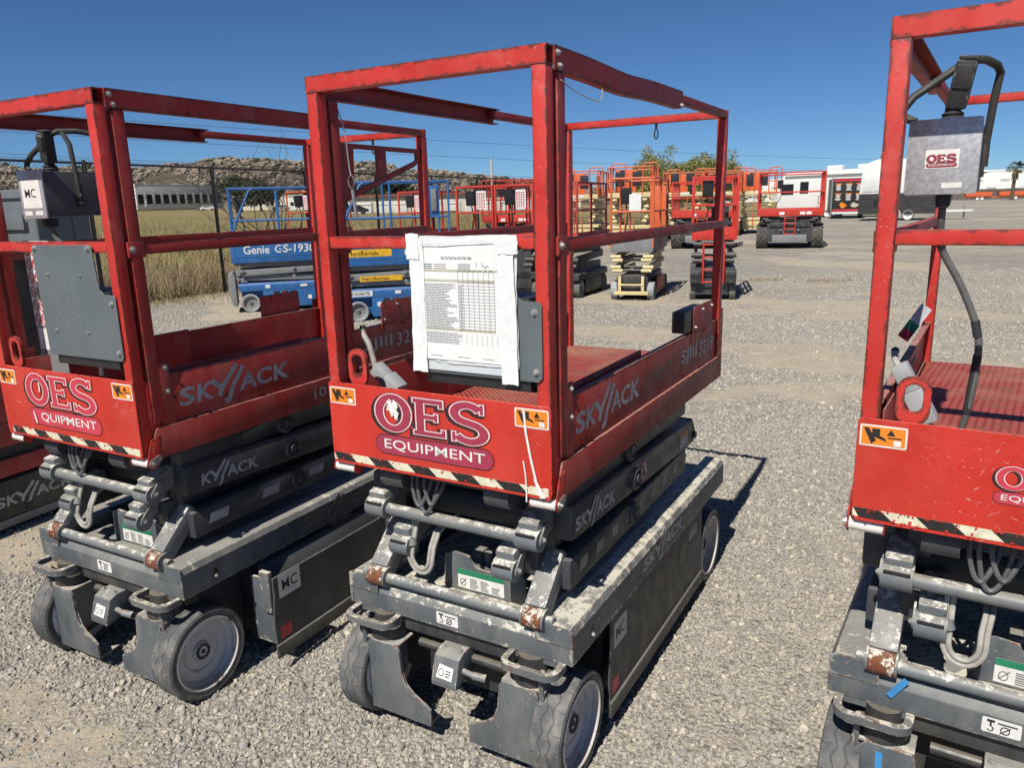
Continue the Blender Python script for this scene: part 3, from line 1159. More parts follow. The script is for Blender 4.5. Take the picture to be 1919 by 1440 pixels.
    if kind == 1:
        splat(g, FR, -.135, 1.118, .022, 5, .004, 1.1, 26)
        splat(g, FR, -.12, 1.098, .010, 8, .0043, 1.8, 16)
        g.flat(stroke([(.300, 1.165), (.305, 1.10), (.318, 1.03), (.335, .96), (.348, .935)], .0065) + stroke([(.296, 1.02), (.302, .98), (.304, .93), (.303, .905)], .004), FR, .003)
        g.flat([[(.325, .975), (.338, .965), (.362, .925), (.345, .922)]], FR, .0036)
        g.put('paint_drip', 'decal_white', panel, kind='stuff')
    elif kind == 0:
        g.flat(stroke([(-.13, 1.128), (-.128, 1.11), (-.132, 1.095)], .006) + [[(-.19, 1.02), (-.183, 1.02), (-.172, .98), (-.18, .978)]], FR, .004)
        g.put('paint_drip', 'decal_white', panel, kind='stuff')
        g = G()
        g.flat([rect(-.36 + .015, -.33, 1.5745, 1.5995), rect(-.305, -.295, 1.5745, 1.5995)], ((0, -.0672, 0), (1, 0, 0), (0, 0, 1), (0, -1, 0)), .0005)
        g.put('paint_mark', 'decal_white', T, kind='stuff')
    else:
        g.free() if hasattr(g, 'free') else None
    # ---------------- side lettering (right side)
    g = G()
    skyjack(g, ((.3711, 0, 0), (0, 1, -.012), (0, 0, 1), (1, 0, 0)) if False else ((.3711, .085, 1.052), (0, 1, 0), (0, 0, 1), (1, 0, 0)), .50, .062)
    g.put('side_lettering', 'decal_silver', T)
    for s_, a_, b_ in (('SJIII', 0, .20), ('3219', .235, .44)):
        g = G()
        text(g, s_, ((.3711, 1.04, 1.055), (0, 1, 0), (0, 0, 1), (1, 0, 0)), a_, b_, 0, .062)
        g.put('side_lettering', 'decal_silver', T)
    g = G()
    if kind == 1:
        text(g, '102847', ((.3711, .64, 1.065), (0, 1, 0), (0, 0, 1), (1, 0, 0)), 0, .28, 0, .045)
        g.put('side_lettering', 'decal_grey_green', T)
    elif kind == 0:
        text(g, '10', ((.3820, .70, .935), (0, 1, 0), (0, 0, 1), (1, 0, 0)), 0, .07, 0, .042)
        g.put('side_lettering', 'decal_silver', T)
    # ---------------- control plate and manual box
    g = G()
    g.prism([(-.030, 1.236), (.345, 1.236), (.357, 1.248), (.357, 1.434), (.350, 1.442), (.300, 1.443), (.285, 1.456), (.276, 1.585), (.27, 1.594), (-.035, 1.594), (-.04, 1.588)], 'y', -.0775, -.0735, .0008, 1)
    if kind != 2:
        pl = g.put('control_plate', 'plate_grey', T)
        for x, z in ((-.022, 1.583), (.258, 1.583), (.338, 1.415), (.340, 1.262)):
            G().bolt((x, -.0775, z), 'y', .0065, -1).put('bolt', 'bolt', pl)
        if kind == 0:
            for x, z in ((.03, 1.50), (.20, 1.50), (.03, 1.32), (.20, 1.32)):
                G().bolt((x, -.0775, z), 'y', .0035, -1).put('bolt', 'bolt', pl)
        g = G()
        g.prism([(-.068, 1.205), (-.02, 1.195), (.06, 1.17), (.06, 1.45), (-.068, 1.45)], 'x', -.01, .318, .006)
        g.put('manual_box', 'black_plastic', T)
    else:
        g.bm.free()
    # ---------------- chassis
    g = G()
    g.prism([(-.02, .402), (-.02, .462), (-.004, .488), (.06, .490), (.06, .402)], 'x', -.406, .406, .003)
    beam = g.put('front_beam', 'grey_worn' if kind == 1 else 'grey', T)
    G().box(-.30, .30, .0605, 1.57, .466, .484, 0).put('deck_plate', 'grey_worn' if kind else 'grey', T)
    for s in (-1, 1):
        g = G()
        for inn, v0, v1 in ((.290, -.022, .21), (.325, .2102, 1.60)):
            pr = [(s * inn, .47), (s * inn, .520), (s * .378, .520), (s * .397, .513), (s * .408, .494), (s * .408, .404), (s * .398, .404), (s * .398, .46)]
            st = [(v0, 0, 0), (v1, 0, 0)] if v1 < .5 else [(v0 + (v1 - v0) * i / 8, 0, 0) for i in range(9)]
            loft(g, pr, st)
        g.prism([(s * .288, .4605), (s * .4075, .4605), (s * .4075, .512), (s * .395, .5195), (s * .288, .5195)], 'y', -.0235, -.0222)
        dk = g.put('side_deck', 'grey_worn' if kind == 1 else 'grey', T)
        if s > 0:
            g = G()
            g.flat([arc(.115, .452, .011, .015, 0, 330, 11)], RIGHT(.4082), .0004)
            g.flat([arc(.115, .434, .014, .014, 0, 330, 11)], RIGHT(.4082), .0007)
            g.put('tie_hole', 'decal_black', dk)
            G().bolt((.4085, .115, .434), 'x', .006, 1).put('bolt', 'bolt', dk)
            g = G()
            skyjack(g, ((.4086, .545, .432), (0, 1, 0), (0, 0, 1), (1, 0, 0)), .44, .046)
            g.put('side_lettering', 'decal_silver' if kind else 'decal_grey_green', dk)
        # tie-down loop
        g = G()
        a, b = (.20, .385)
        ou = [(s * x, y) for x, y in [(a, -.016), (b, -.016), (b, -.05)] + arc(b - .04, -.058, .04, .04, 0, -90, 5) + arc(a + .04, -.058, .04, .04, -90, -180, 5) + [(a, -.05)]]
        ii = [(s * x, y) for x, y in [(a + .02, -.017), (b - .02, -.017), (b - .02, -.05)] + arc(b - .042, -.058, .022, .022, 0, -90, 5) + arc(a + .042, -.058, .022, .022, -90, -180, 5) + [(a + .02, -.05)]]
        ring(g, ou, ii, 'z', .383, .404)
        g.put('tie_down_loop', 'loop_worn', T)
        # steering yoke
        g = G()
        P = [(.072, .066), (.312, .066), (.315, .30), (.300, .318), (.195, .318), (.185, .300), (.180, .225), (.165, .185), (.135, .158), (.090, .138), (.072, .125)]
        g.prism([(s * x, z) for x, z in P], 'y', -.064, -.055, .002)
        x0, x1 = sorted((s * .19, s * .335))
        g.prism([(s * x, y) for x, y in [(.19, -.058), (.335, -.058), (.335, .02), (.31, .055), (.22, .055), (.19, .02)]], 'z', .312, .3195, .0015)
        g.prism([(s * x, y) for x, y in [(.075, -.058), (.12, -.05), (.11, .01), (.09, .03)]], 'z', .064, .070)
        yk = g.put('steering_yoke', 'grey', T)
        g = G()
        a, b = sorted((s * .318, s * .332))
        g.prism([(-.07, .372), (-.045, .385), (-.022, .36), (-.014, .29), (-.03, .20), (-.038, .09), (-.060, .072), (-.066, .19), (-.055, .28)], 'x', a, b, .003)
        g.put('yoke_side', 'grey', yk)
        g = G()
        g.cyl((s * .27, .0, .3205), (s * .27, .0, .352), .062, 24)
        g.cyl((s * .27, .0, .352), (s * .27, .0, .402), .045, 24)
        g.put('king_pin', 'dark_grey', yk)
        wheel(T, s * .357, .048, .163, .10, s)
        wheel(T, s * .357, 1.425, .163, .10, s)
    # deck details
    g = G()
    g.flat([rrect(-.06, .02, .418, .458, .004)], ((0, -.0203, 0), (1, 0, 0), (0, 0, 1), (0, -1, 0)), .0006)
    st = g.put('lift_point_sticker', 'decal_white', beam)
    g = G()
    f2 = ((0, -.0203, 0), (1, 0, 0), (0, 0, 1), (0, -1, 0))
    g.flat(stroke(arc(-.042, .43, .006, .007, 200, 440, 8), .0025) + stroke([(-.042, .437), (-.042, .45)], .004) + [rect(-.05, -.034, .448, .454)] + stroke(arc(-.012, .434, .009, .009, 0, 360, 12), .0022) + stroke([(-.022, .424), (-.002, .444)], .002) + [rect(-.028, .012, .449, .4515)], f2, .0011)
    g.put('pictogram', 'decal_black', st)
    g = G()
    g.box(-.30, .30, .115, 1.50, .12, .40, .01)
    g.box(-.36, .36, .30, 1.25, .10, .40, .01)
    g.put('under_body', 'dark_grey', T)
    g = G()
    g.box(-.30, .30, .0, .05, .345, .400, .006)
    g.cyl((-.16, .02, .30), (.2, .02, .30), .014, 12)
    g.put('axle_beam', 'dark_grey', T)
    g = G()
    g.prism([(-.085, .245), (-.085, .262), (-.06, .335), (-.03, .348), (.05, .348), (.05, .262)], 'x', -.045, .045, .003)
    sb = g.put('steer_cover', 'grey', T)
    f5 = ((0, -.0853, .262), (1, 0, 0), (0, .324, .946), (0, -.946, .324))
    g = G()
    g.flat([[(-.03, .012), (.028, .010), (.030, .05), (-.022, .054)]], f5, .0008)
    o = g.put('cover_sticker', 'decal_white', sb)
    g = G()
    g.flat(stroke(arc(-.012, .03, .009, .011, 0, 360, 10), .002) + [rect(.004, .022, .036, .039), rect(.004, .022, .028, .031), rect(.004, .018, .020, .023)], f5, .0013)
    g.put('pictogram', 'decal_black', o, kind='stuff')
    for x in (-.03, .03):
        G().bolt((x, -.03, .349), 'z', .006).put('bolt', 'bolt', sb)
    g = G()
    g.cyl((.045, -.04, .29), (.085, -.04, .285), .009, 12)
    g.cyl((.08, -.04, .285), (.12, -.03, .28), .012, 12)
    g.put('cylinder_rod', 'knuckle', sb)
    # side doors
    for s in (-1, 1):
        out = .115 if (kind == 0 and s > 0) else 0.0
        x = s * (.399 + out)
        g = G()
        a, b = sorted((x, x + s * .007))
        P = [(.262, .405 - (.03 if out else 0)), (.262, .30), (.252, .20), (.256, .065), (1.27, .065), (1.27, .402 - (.03 if out else 0))]
        g.prism(P, 'x', a, b, .001, 1)
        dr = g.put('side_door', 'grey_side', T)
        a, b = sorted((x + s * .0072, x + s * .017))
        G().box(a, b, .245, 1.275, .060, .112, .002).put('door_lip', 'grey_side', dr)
        if s > 0:
            f3 = RIGHT(x + .0072)
            g = G()
            g.flat([arc(1.015, .297, .045, .042, 0, 345, 23)], f3, .0005)
            g.put('door_hole', 'decal_black', dr)  # flat black disc, the dark inside of a hole put in as colour
            g = G()
            g.flat([rect(.285, .395, .285, .375)], f3, .0005)
            sk = g.put('unit_sticker', 'decal_white' if kind == 0 else plain('sticker_dull', (.5, .49, .47), .6, var=.2), dr)
            g = G()
            text(g, 'MC', f3, .302, .38, .31, .352, .001)
            g.put('sticker_lettering', 'decal_black', sk)
            g = G()
            g.flat([rect(.275, .33, .125, .175)], f3, .0005)
            g.put('red_sticker', 'decal_red', dr)
            g = G()
            for i in range(6):
                g.flat([rect(1.09 + i * .018, 1.10 + i * .018, .32, .37)], f3, .0005 + i * .00001)
            g.put('notice_print', 'decal_silver', dr)
            if out:
                g = G()
                g.box(.395, x - .002, .27, .282, .10, .36, .002)
                g.box(x - .05, x - .002, .25, .27, .24, .40, .004)
                g.put('door_hinge', 'grey_worn', dr)
                G().box(.30, .395, .34, 1.22, .10, .36, .01).put('battery_box', 'mid_grey', T)
    # ---------------- scissor stack
    for s in (-1, 1):
        for nm, u0, u1, pa, pb, h, bv in (
                ('scissor_arm', .287, .345, (.10, .612), (1.22, .628), .095, .008),
                ('scissor_arm', .297, .363, (.075, .788), (1.245, .742), .108, .014),
                ('scissor_arm', .287, .345, (.08, .874), (1.20, .866), .075, .008),
                ('scissor_arm', .205, .262, (.06, .655), (1.2, .70), .09, .008),
                ('scissor_arm', .205, .262, (.06, .84), (1.2, .80), .085, .008)):
            um = s * (u0 + u1) / 2
            G().bar((um, pa[0], pa[1]), (um, pb[0], pb[1]), u1 - u0, h, bv).put(nm, 'arm', T)
        g = G()
        a, b = sorted((s * .30, s * .36))
        g.prism([(1.246, .69), (1.29, .70), (1.30, .722), (1.285, .745), (1.246, .80)], 'x', a, b, .004)
        g.cyl((s * .36, 1.27, .722), (s * .37, 1.27, .722), .014, 12)
        g.put('arm_end', 'arm', T)
        for v, z in ((.555, .868), (.565, .765), (.60, .625)):
            g = G()
            x = .345 if z > .8 or z < .7 else .362
            g.lathe([(.040, 0), (.040, s * .010), (.035, s * .018), (.030, s * .018), (.028, s * .013), (.017, s * .013), (.015, s * .020), (0, s * .021)], (s * (x - .001), v, z), 'x', 20)
            g.put('pivot_boss', 'arm', T)
        # knuckles at the front
        um = s * .270
        g = G()
        g.bar((um, -.012, .778), (um, .14, .815), .066, .070, .010)
        g.cyl((um - .036, -.004, .761), (um + .036, -.004, .761), .0335, 24)
        k2 = g.put('upper_knuckle', 'knuckle', T)
        g = G()
        g.box(um - .030, um + .030, -.0385, -.030, .7795, .7845, .001)
        g.put('knuckle_slot', 'decal_black', k2)
        g = G()
        g.prism([(y, z) for y, z in arc(-.002, .761, .018, .018, 150, 330, 7) + arc(.02, .791, .014, .014, -30, 150, 7)], 'x', *sorted((s * .306, s * .311)))
        g.bolt((s * .311, -.002, .761), 'x', .008, s)
        g.put('keeper_plate', 'knuckle', k2)
        g = G()
        g.bar((um, .09, .745), (um, .22, .755), .06, .12, .02)
        g.put('arm_end', 'arm', T)
        um = s * .188
        g = G()
        g.bar((um, -.005, .673), (um, .13, .71), .064, .066, .010)
        g.cyl((um - .035, 0, .647), (um + .035, 0, .647), .033, 24)
        k1 = g.put('lower_knuckle', 'knuckle', T)
        g = G()
        g.box(um - .029, um + .029, -.034, -.026, .6645, .6695, .001)
        g.put('knuckle_slot', 'decal_black', k1)
        g = G()
        g.prism([(y, z) for y, z in arc(0, .647, .018, .018, 150, 330, 7) + arc(.022, .677, .014, .014, -30, 150, 7)], 'x', *sorted((s * .2235, s * .2285)))
        g.bolt((s * .2285, 0, .647), 'x', .008, s)
        g.put('keeper_plate', 'knuckle', k1)
        # lower legs with rusty sleeves
        um = s * .285
        g = G()
        g.bar((um, .004, .540), (um, .135, .665), .068, .058, .006)
        lg = g.put('lower_arm_end', 'knuckle', T)
        G().cyl((um - .030, -.012, .522), (um + .030, -.012, .522), .0315, 24).put('sleeve', 'rusty', lg)
        g = G()
        for d in (-.034, .034):
            g.cyl((um + d - .003, -.010, .522), (um + d + .003, -.010, .522), .033, 24)
        g.cyl((s * .322, -.01, .522), (s * .345, -.01, .522), .014, 14)
        g.put('sleeve_flange', 'knuckle', lg)
        # upper barrels hidden under the platform
        um = s * .185
        g = G()
        g.cyl((um - .04, -.01, .880), (um + .04, -.01, .880), .036, 20)
        g.bar((um, 0, .87), (um, .16, .80), .07, .06, .008)
        g.put('upper_barrel', 'arm', T)
    g = G()
    g.cyl((-.254, -.012, .520), (.254, -.012, .520), .0175, 20)
    g.put('cross_tube', 'knuckle', T)
    g = G()
    g.cyl((-.238, -.004, .759), (.238, -.004, .759), .0185, 20)
    g.put('cross_tube', 'knuckle', T)
    g = G()
    g.cyl((-.24, .20, .735), (.24, .20, .735), .045, 20)
    g.cyl((-.24, .12, .865), (.24, .12, .865), .04, 20)
    g.put('torsion_tube', 'arm', T)
    g = G()
    for i, z in enumerate((.50, .52)):
        d = .013 * i
        pts = [(-.16 + d, .03, .735)] + [(-.16 + d, .01, .69)] + [(x, -.012, z2) for x, z2 in arc(-.115 + .0 * d, .625, .045 - d, .055 - d, 180, 360, 10)] + [(-.07 - d, .0, .66), (-.065 - d, .02, .70), (-.065 - d, .08, .72)]
        g.tube(pts, .0065, 8)
    hs = g.put('hose', 'hose', T)
    g = G()
    g.cyl((-.158, .003, .672), (-.150, -.004, .650), .016, 14)
    g.cyl((-.185, -.01, .66), (-.16, -.008, .66), .007, 8)
    g.cyl((-.195, -.012, .632), (-.17, -.012, .632), .009, 8)
    g.put('hose_clamp', 'knuckle', hs)
    g = G()
    for i, (x_, w_, zb) in enumerate(((-.125, .045, .800), (-.105, .05, .782), (-.08, .045, .812))):
        g.tube(bez([(x_, .02, .93), (x_ - .004, -.012, .88), (x_ + w_ * .2, -.02, zb + .02), (x_ + w_ * .6, -.022, zb), (x_ + w_, -.015, zb + .03), (x_ + w_ * 1.25, .0, .87), (x_ + w_ * 1.2, .04, .93)]), .0062, 7)
    g.put('hose', 'hose_dark', T)
    g = G()
    P = [(-.10, .488), (.20, .488), (.20, .57), (.17, .60), (.14, .605)] + arc(.06, .612, .06, .045, -5, -175, 8) + [(-.02, .61), (-.05, .615), (-.09, .60)]
    g.prism(P, 'y', .085, .092, .001)
    wp = g.put('valve_plate', 'grey', T)
    f4 = ((0, .0848, 0), (1, 0, 0), (0, 0, 1), (0, -1, 0))
    g = G()
    g.flat([rect(-.045, .125, .495, .56)], f4, .0006)
    lb = g.put('instruction_label', 'decal_white', wp)
    g = G()
    g.flat([rect(-.045, .125, .541, .56)], f4, .0012)
    g.put('label_band', 'decal_green', lb)
    g = G()
    for i in range(16):
        z = .499 + (i % 6) * .006
        x = (.0 if i < 6 else .04 if i < 12 else .08)
        g.flat([rect(x, x + .022 + .01 * q.random(), z, z + .003)], f4, .0012 + i * .00001)
    g.flat(stroke(arc(-.025, .515, .01, .012, 0, 360, 10), .002) + stroke([(-.035, .505), (-.012, .53)], .002), f4, .0013)
    g.put('label_print', 'ink', lb, kind='stuff')
    g = G()
    g.box(-.02, .01, .13, .2, .49, .60, .004)
    g.cyl((.03, .15, .49), (.03, .15, .60), .014, 10)
    g.box(.06, .12, .14, .22, .49, .585, .004)
    g.cyl((.10, .13, .585), (.13, .12, .61), .007, 8)
    v = g.put('valve_block', 'mid_grey', T)
    G().cyl((.065, .15, .585), (.065, .15, .61), .006, 10).put('valve_cap', 'decal_pink', v)
    # stickers on the arms (right side)
    g = G()
    skyjack(g, ((.3636, .095, .757), (0, 1, -.039), (0, 0, 1), (1, 0, 0)), .30, .042, skip='S' if kind == 0 else '')
    g.put('arm_lettering', 'decal_silver', T)
    g = G()
    for i in range(9):
        v = .16 + i * .125
        if kind == 0 and i % 2:
            continue
        L = .052 if kind else .085
        z = .60 + (v - .1) * .0143
        g.flat([[(v, z), (v + L, z), (v + L + .012, z + .035), (v + .012, z + .035)]], RIGHT(.3452), .0006 + i * .00001)
    g.put('arm_sticker', plain('sticker_sage', (.30, .31, .24), .6, var=.25) if kind else 'decal_silver', T)
    if kind == 1:
        g = G()
        g.flat([arc(.655, .762, .036, .036, 0, 345, 23)], RIGHT(.3636), .0004)
        o = g.put('prohibition_sticker', 'decal_white', T)
        g = G()
        g.flat(stroke(arc(.655, .762, .033, .033, 0, 360, 24), .006) + stroke([(.632, .785), (.678, .739)], .006), RIGHT(.3636), .0012)
        g.put('prohibition_ring', 'decal_red', o)
        g = G()
        g.flat([[(.645, .742), (.668, .742), (.662, .785), (.65, .785)]], RIGHT(.3636), .0009)
        g.put('pictogram', 'decal_black', o)
        g = G()
        g.flat([rect(1.07, 1.17, .715, .755)], RIGHT(.3636), .0005)
        o = g.put('arm_notice', 'decal_silver', T)
        g = G()
        g.flat([rect(1.07, 1.17, .757, .775)], RIGHT(.3636), .0005)
        g.put('arm_notice', 'decal_orange', T)
    return T


def arc3(c, rx, rz, n=14):
    return [(c[0] + rx * math.cos(2 * math.pi * i / n), c[1], c[2] + rz * math.sin(2 * math.pi * i / n)) for i in range(n)]


LL = scissor_lift('red scissor lift with bare grey front plate, left of the one with the taped checklist', (-1.4732, 2.550, 0), -.5077, 0)
LM = scissor_lift('red scissor lift in the middle with a white checklist taped to its front', (-.1923, 2.118, 0), -.5241, 1)
LR = scissor_lift('red scissor lift cut off by the right edge, red platform floor in view', (1.1671, 1.5624, 0), -.573, 2)
# ------------------------------------------------------------------ things fixed to the near lifts
def control_box(par, kind):
    g = G()
    g.box(-.338, -.200, .09, .43, 1.682, 1.836, .004)
    bx = g.put('control_box', 'box_side', par)
    g = G()
    g.prism(rrect(-.342, -.196, 1.676, 1.842, .006), 'y', .083, .0895, .001)
    fc = g.put('box_face', 'aluminium', bx)
    f = ((0, .0828, 0), (1, 0, 0), (0, 0, 1), (0, -1, 0))
    if kind == 2:
        g = G()
        g.flat([rect(-.303, -.236, 1.734, 1.775)], f, .0004)
        g.put('emblem_sticker', 'decal_white', bx)
        emblem(((0, .0822, 0), (1, 0, 0), (0, 0, 1), (0, -1, 0)), -.300, 1.737, .061, bx, small=True, fill='decal_maroon')
        g = G()
        g.flat([rect(-.266, -.226, 1.690, 1.702)], f, .0005)
        g.put('serial_sticker', 'decal_white', bx)
    else:
        g = G()
        g.flat([rect(-.325, -.213, 1.712, 1.808)], f, .0005)
        sk = g.put('unit_sticker', 'decal_white', bx)
        g = G()
        text(g, 'MC', f, -.306, -.242, 1.748, 1.778, .001)
        g.put('sticker_lettering', 'decal_black', sk)
        for x in (-.325, -.26):
            g = G()
            g.flat([rect(x, x + .045, 1.688, 1.702)], f, .0005)
            g.put('serial_sticker', 'decal_white', bx)
    g = G()
    g.tube([(-.335, .13, 1.842), (-.36, .135, 1.855), (-.365, .14, 1.87), (-.345, .15, 1.90), (-.25, .18, 1.968), (-.235, .19, 1.975), (-.21, .24, 1.978), (-.188, .29, 1.97), (-.18, .31, 1.955), (-.187, .315, 1.90), (-.194, .32, 1.80), (-.194, .32, 1.74)], .0095, 10)
    g.box(-.1985, -.192, .307, .333, 1.715, 1.79, .001)
    g.put('hand_guard', 'rail_black', bx)
    if kind == 0:
      g = G()
      g.tube([(-.225, .20, 1.972), (-.20, .205, 1.93), (-.194, .21, 1.80), (-.194, .21, 1.74)], .0085, 10)
      g.box(-.1985, -.192, .197, .223, 1.715, 1.79, .001)
      g.put('guard_strut', 'rail_black', bx)
    for y in ((.21, .32) if kind == 0 else (.32,)):
        for z in (1.728, 1.755):
            G().bolt((-.192, y, z), 'x', .0045, 1).put('bolt', 'bolt', bx)
    g = G()
    g.lathe([(.026, 1.836), (.024, 1.842), (.028, 1.846), (.021, 1.851), (.024, 1.856), (.016, 1.862), (.014, 1.872)], (-.262, .16, 0), 'z', 18)
    jb = g.put('joystick_boot', 'rubber', bx)
    g = G()
    m = Matrix.Translation((-.258, .158, 1.866)) @ Matrix.Rotation(R(9), 4, 'Y') @ Matrix.Rotation(R(6), 4, 'X')
    g.box(-.021, .021, -.02, .02, 0, .105, .008, m)
    g.box(-.017, .017, -.025, -.018, .045, .095, .004, m)
    g.box(-.019, .019, -.017, .017, .105, .114, .004, m)
    g.put('joystick', 'grip_worn', jb)
    g = G()
    g.prism([(-.278, 1.676), (-.245, 1.676), (-.247, 1.652), (-.252, 1.645), (-.272, 1.645), (-.276, 1.652)], 'y', .105, .150, .003)
    g.put('plug', 'black_plastic', bx)
    g = G()
    if kind == 2:
        g.tube(bez([(-.262, .128, 1.645), (-.262, .14, 1.60), (-.258, .17, 1.55), (-.21, .19, 1.46), (-.168, .20, 1.36), (-.158, .20, 1.29), (-.165, .20, 1.16), (-.19, .22, 1.02)]), .0085, 10)
        cb = g.put('control_cable', 'cable_grey', bx)
        for a, b in (((-.261, .148, 1.588), (-.258, .168, 1.553)), ((-.172, .199, 1.375), (-.163, .20, 1.335)), ((-.1585, .20, 1.29), (-.168, .202, 1.14))):
            G().cyl(a, b, .0102, 10).put('cable_sleeve', 'rubber', cb)
    else:
        g.tube(bez([(-.262, .128, 1.65), (-.25, .14, 1.60), (-.20, .16, 1.55), (-.14, .17, 1.48), (-.13, .17, 1.3), (-.16, .17, 1.1)]), .010, 8)
        g.put('control_cable', 'cable_grey', bx)
    return bx


plain('box_side', (.085, .083, .092), .5, var=.2)
plain('cable_grey', (.12, .12, .115), .55, var=.25, scale=40)
paint('grip_worn', (.02, .02, .022), rough=.45, chip=(.3, .3, .28), chip_amt=.8, edge=.006, edge_amt=.5, dust_amt=.05, scratch=.8)
control_box(LL, 0)
control_box(LR, 2)

# ---- cable ends lying in the platforms
def cable_plug(par, pts, a, b, lab=False):
    g = G()
    g.tube(bez(pts), .0085, 8)
    o = g.put('power_cable', 'hose', par)
    G().cyl(pts[0], Vector(pts[0]) * .6 + Vector(pts[1]) * .4, .0095, 8).put('cable_sleeve', 'rubber', o)
    g = G()
    g.bar(a, Vector(a) * .55 + Vector(b) * .45, .038, .042, .006)
    g.bar(Vector(a) * .55 + Vector(b) * .45, b, .05, .05, .008)
    g.put('cable_plug', 'plug_grey', o)


plain('plug_grey', (.36, .37, .37), .5, var=.2)
cable_plug(LM, [(-.345, .06, 1.325), (-.338, .055, 1.30), (-.315, .05, 1.27), (-.303, .05, 1.23), (-.295, .05, 1.195)], (-.294, .05, 1.20), (-.205, .05, 1.13))
cable_plug(LR, [(-.34, .2, 1.29), (-.338, .18, 1.275), (-.33, .16, 1.262), (-.318, .15, 1.252)], (-.325, .15, 1.262), (-.245, .15, 1.12))
cable_plug(LL, [(-.36, .30, 1.30), (-.33, .28, 1.34), (-.27, .26, 1.34), (-.22, .25, 1.29), (-.20, .25, 1.25)], (-.20, .25, 1.26), (-.16, .24, 1.18))

# ---- placard of prohibition signs inside the left lift
f = ((-.082, .085, 0), (1, 0, 0), (0, 0, 1), (0, -1, 0))
g = G()
g.prism(rect(-.382, -.222, 1.10, 1.60), 'y', .086, .090)
pc = g.put('placard_board', 'mid_grey', LL)
g = G()
g.flat([rect(-.298, -.142, 1.29, 1.598), rect(-.29, -.15, 1.20, 1.28)], f, .0006)
g.put('placard', 'decal_white', pc)
g = G()
k = 0
for r_ in range(6):
    for c_ in range(4):
        cx, cz = -.278 + c_ * .038, 1.315 + r_ * .05
        g.flat(stroke(arc(cx, cz, .014, .020, 0, 360, 12), .005) + stroke([(cx - .01, cz + .014), (cx + .01, cz - .014)], .004), f, .0012 + k * .00001)
        k += 1
g.put('prohibition_signs', 'decal_red', pc, kind='stuff')

# gusset on the left lift's rear right corner
g = G()
ring(g, [(1.55, 1.945), (1.55, 1.90), (1.50, 1.865), (.99, 1.705), (.99, 1.72), (1.0, 1.945)], [(1.515, 1.925), (1.515, 1.895), (1.49, 1.885), (1.06, 1.752), (1.06, 1.76), (1.07, 1.925)], 'x', .352, .364)
g.box(.354, .362, 1.22, 1.29, 1.80, 1.93, .001)
g.put('corner_gusset', 'red_side', LL)

# ---- taped checklist on the middle lift
CK = thing('checklist', 'white inspection checklist taped in plastic over the grey plate of the middle lift', 'checklist', LM.location, LM.rotation_euler.z)
def sheet(x0, x1, z0, z1, y, amp, seed, nx=26, nz=30, ragged=.0012):
    g = G()
    q = np.random.RandomState(seed)
    vs = {}
    ph = q.uniform(0, 6, 8)
    for i in range(nx + 1):
        for j in range(nz + 1):
            a, b = i / nx, j / nz
            rx = ragged * (math.sin(9 * b + ph[0]) + .5 * math.sin(23 * b + ph[1])) * (1 if a < .5 else -1) * (abs(a - .5) * 2) ** 6
            rz = ragged * (math.sin(7 * a + ph[2]) + .5 * math.sin(19 * a + ph[3])) * (abs(b - .5) * 2) ** 6
            w = fbm(np.array([a * 5 + seed]), np.array([b * 6 + seed]), seed, 3)[0] - .5
            w += .5 * abs(math.sin(9 * a + 14 * b + ph[4] + 3 * w)) ** 6 * (w + .3)
            vs[i, j] = g.bm.verts.new((x0 + (x1 - x0) * a + rx, y - amp * abs(w) * 2, z0 + (z1 - z0) * b + rz))
    for i in range(nx):
        for j in range(nz):
            g.bm.faces.new((vs[i, j], vs[i + 1, j], vs[i + 1, j + 1], vs[i, j + 1]))
    an = q.uniform(-.05, .05)
    bmesh.ops.rotate(g.bm, verts=g.bm.verts, cent=((x0 + x1) / 2, y, (z0 + z1) / 2), matrix=Matrix.Rotation(an * (0 if nx == 26 else 1), 3, 'Y'))
    return g


t = NT('poly_bag')
cfac = t.ramp(t.noise(14, 5, .6), .35, .7)
MATS['poly_bag'] = t.out(t.mix(cfac, (.60, .62, .62), (.72, .72, .70)), .35)
t.bump(t.noise(26, 6, .6, dist=1.6), .7, .004)
t = NT('tape')
MATS['tape'] = t.out(t.mix(t.ramp(t.noise(20, 4), .35, .7), (.70, .71, .70), (.80, .80, .78)), .3)
t.bump(t.noise(30, 6, .65, dist=1.5), 0.6, .003)
G().box(-.028, .285, -.0815, -.0785, 1.245, 1.60, .001).put('clipboard', plain('board_pale', (.62, .66, .68), .4, var=.05), CK)
sheet(-.035, .292, 1.268, 1.606, -.0822, .005, 3).put('poly_bag', 'poly_bag', CK)
for k, (a, b, c, d) in enumerate(((-.036, .010, 1.238, 1.600), (.240, .290, 1.226, 1.600), (-.02, .27, 1.582, 1.604), (-.042, -.002, 1.545, 1.612), (.235, .300, 1.56, 1.606))):
    sheet(a, b, c, d, -.0872 - k * .0008, (.004 if k < 2 else .0015), 20 + k, 12, 20, .0010).put('tape_strip', 'tape', CK)
g = G()
g.prism(rect(.006, .242, 1.276, 1.592), 'y', -.0868, -.0862)
pg = g.put('form_page', 'paper', CK)
f = ((.008, -.0869, 0), (1, 0, 0), (0, 0, 1), (0, -1, 0))
q = random.Random(4)
g = G()
for z in (1.513, 1.487, 1.3575):
    g.flat([rect(0, .22, z, z + .006)], f, .0004)
g.put('table_heads', 'ink_beige', pg, kind='stuff')
g = G()
n = 0
def ln(x0, x1, z, h=.0011):
    global n
    g.flat([rect(x0, x1, z, z + h)], f, .0008 + n * .0000005)
    n += 1
for z in (1.550, 1.546):
    x = .06
    while x < .15:
        w = q.uniform(.006, .014)
        ln(x, x + w, z, .0016)
        x += w + .003
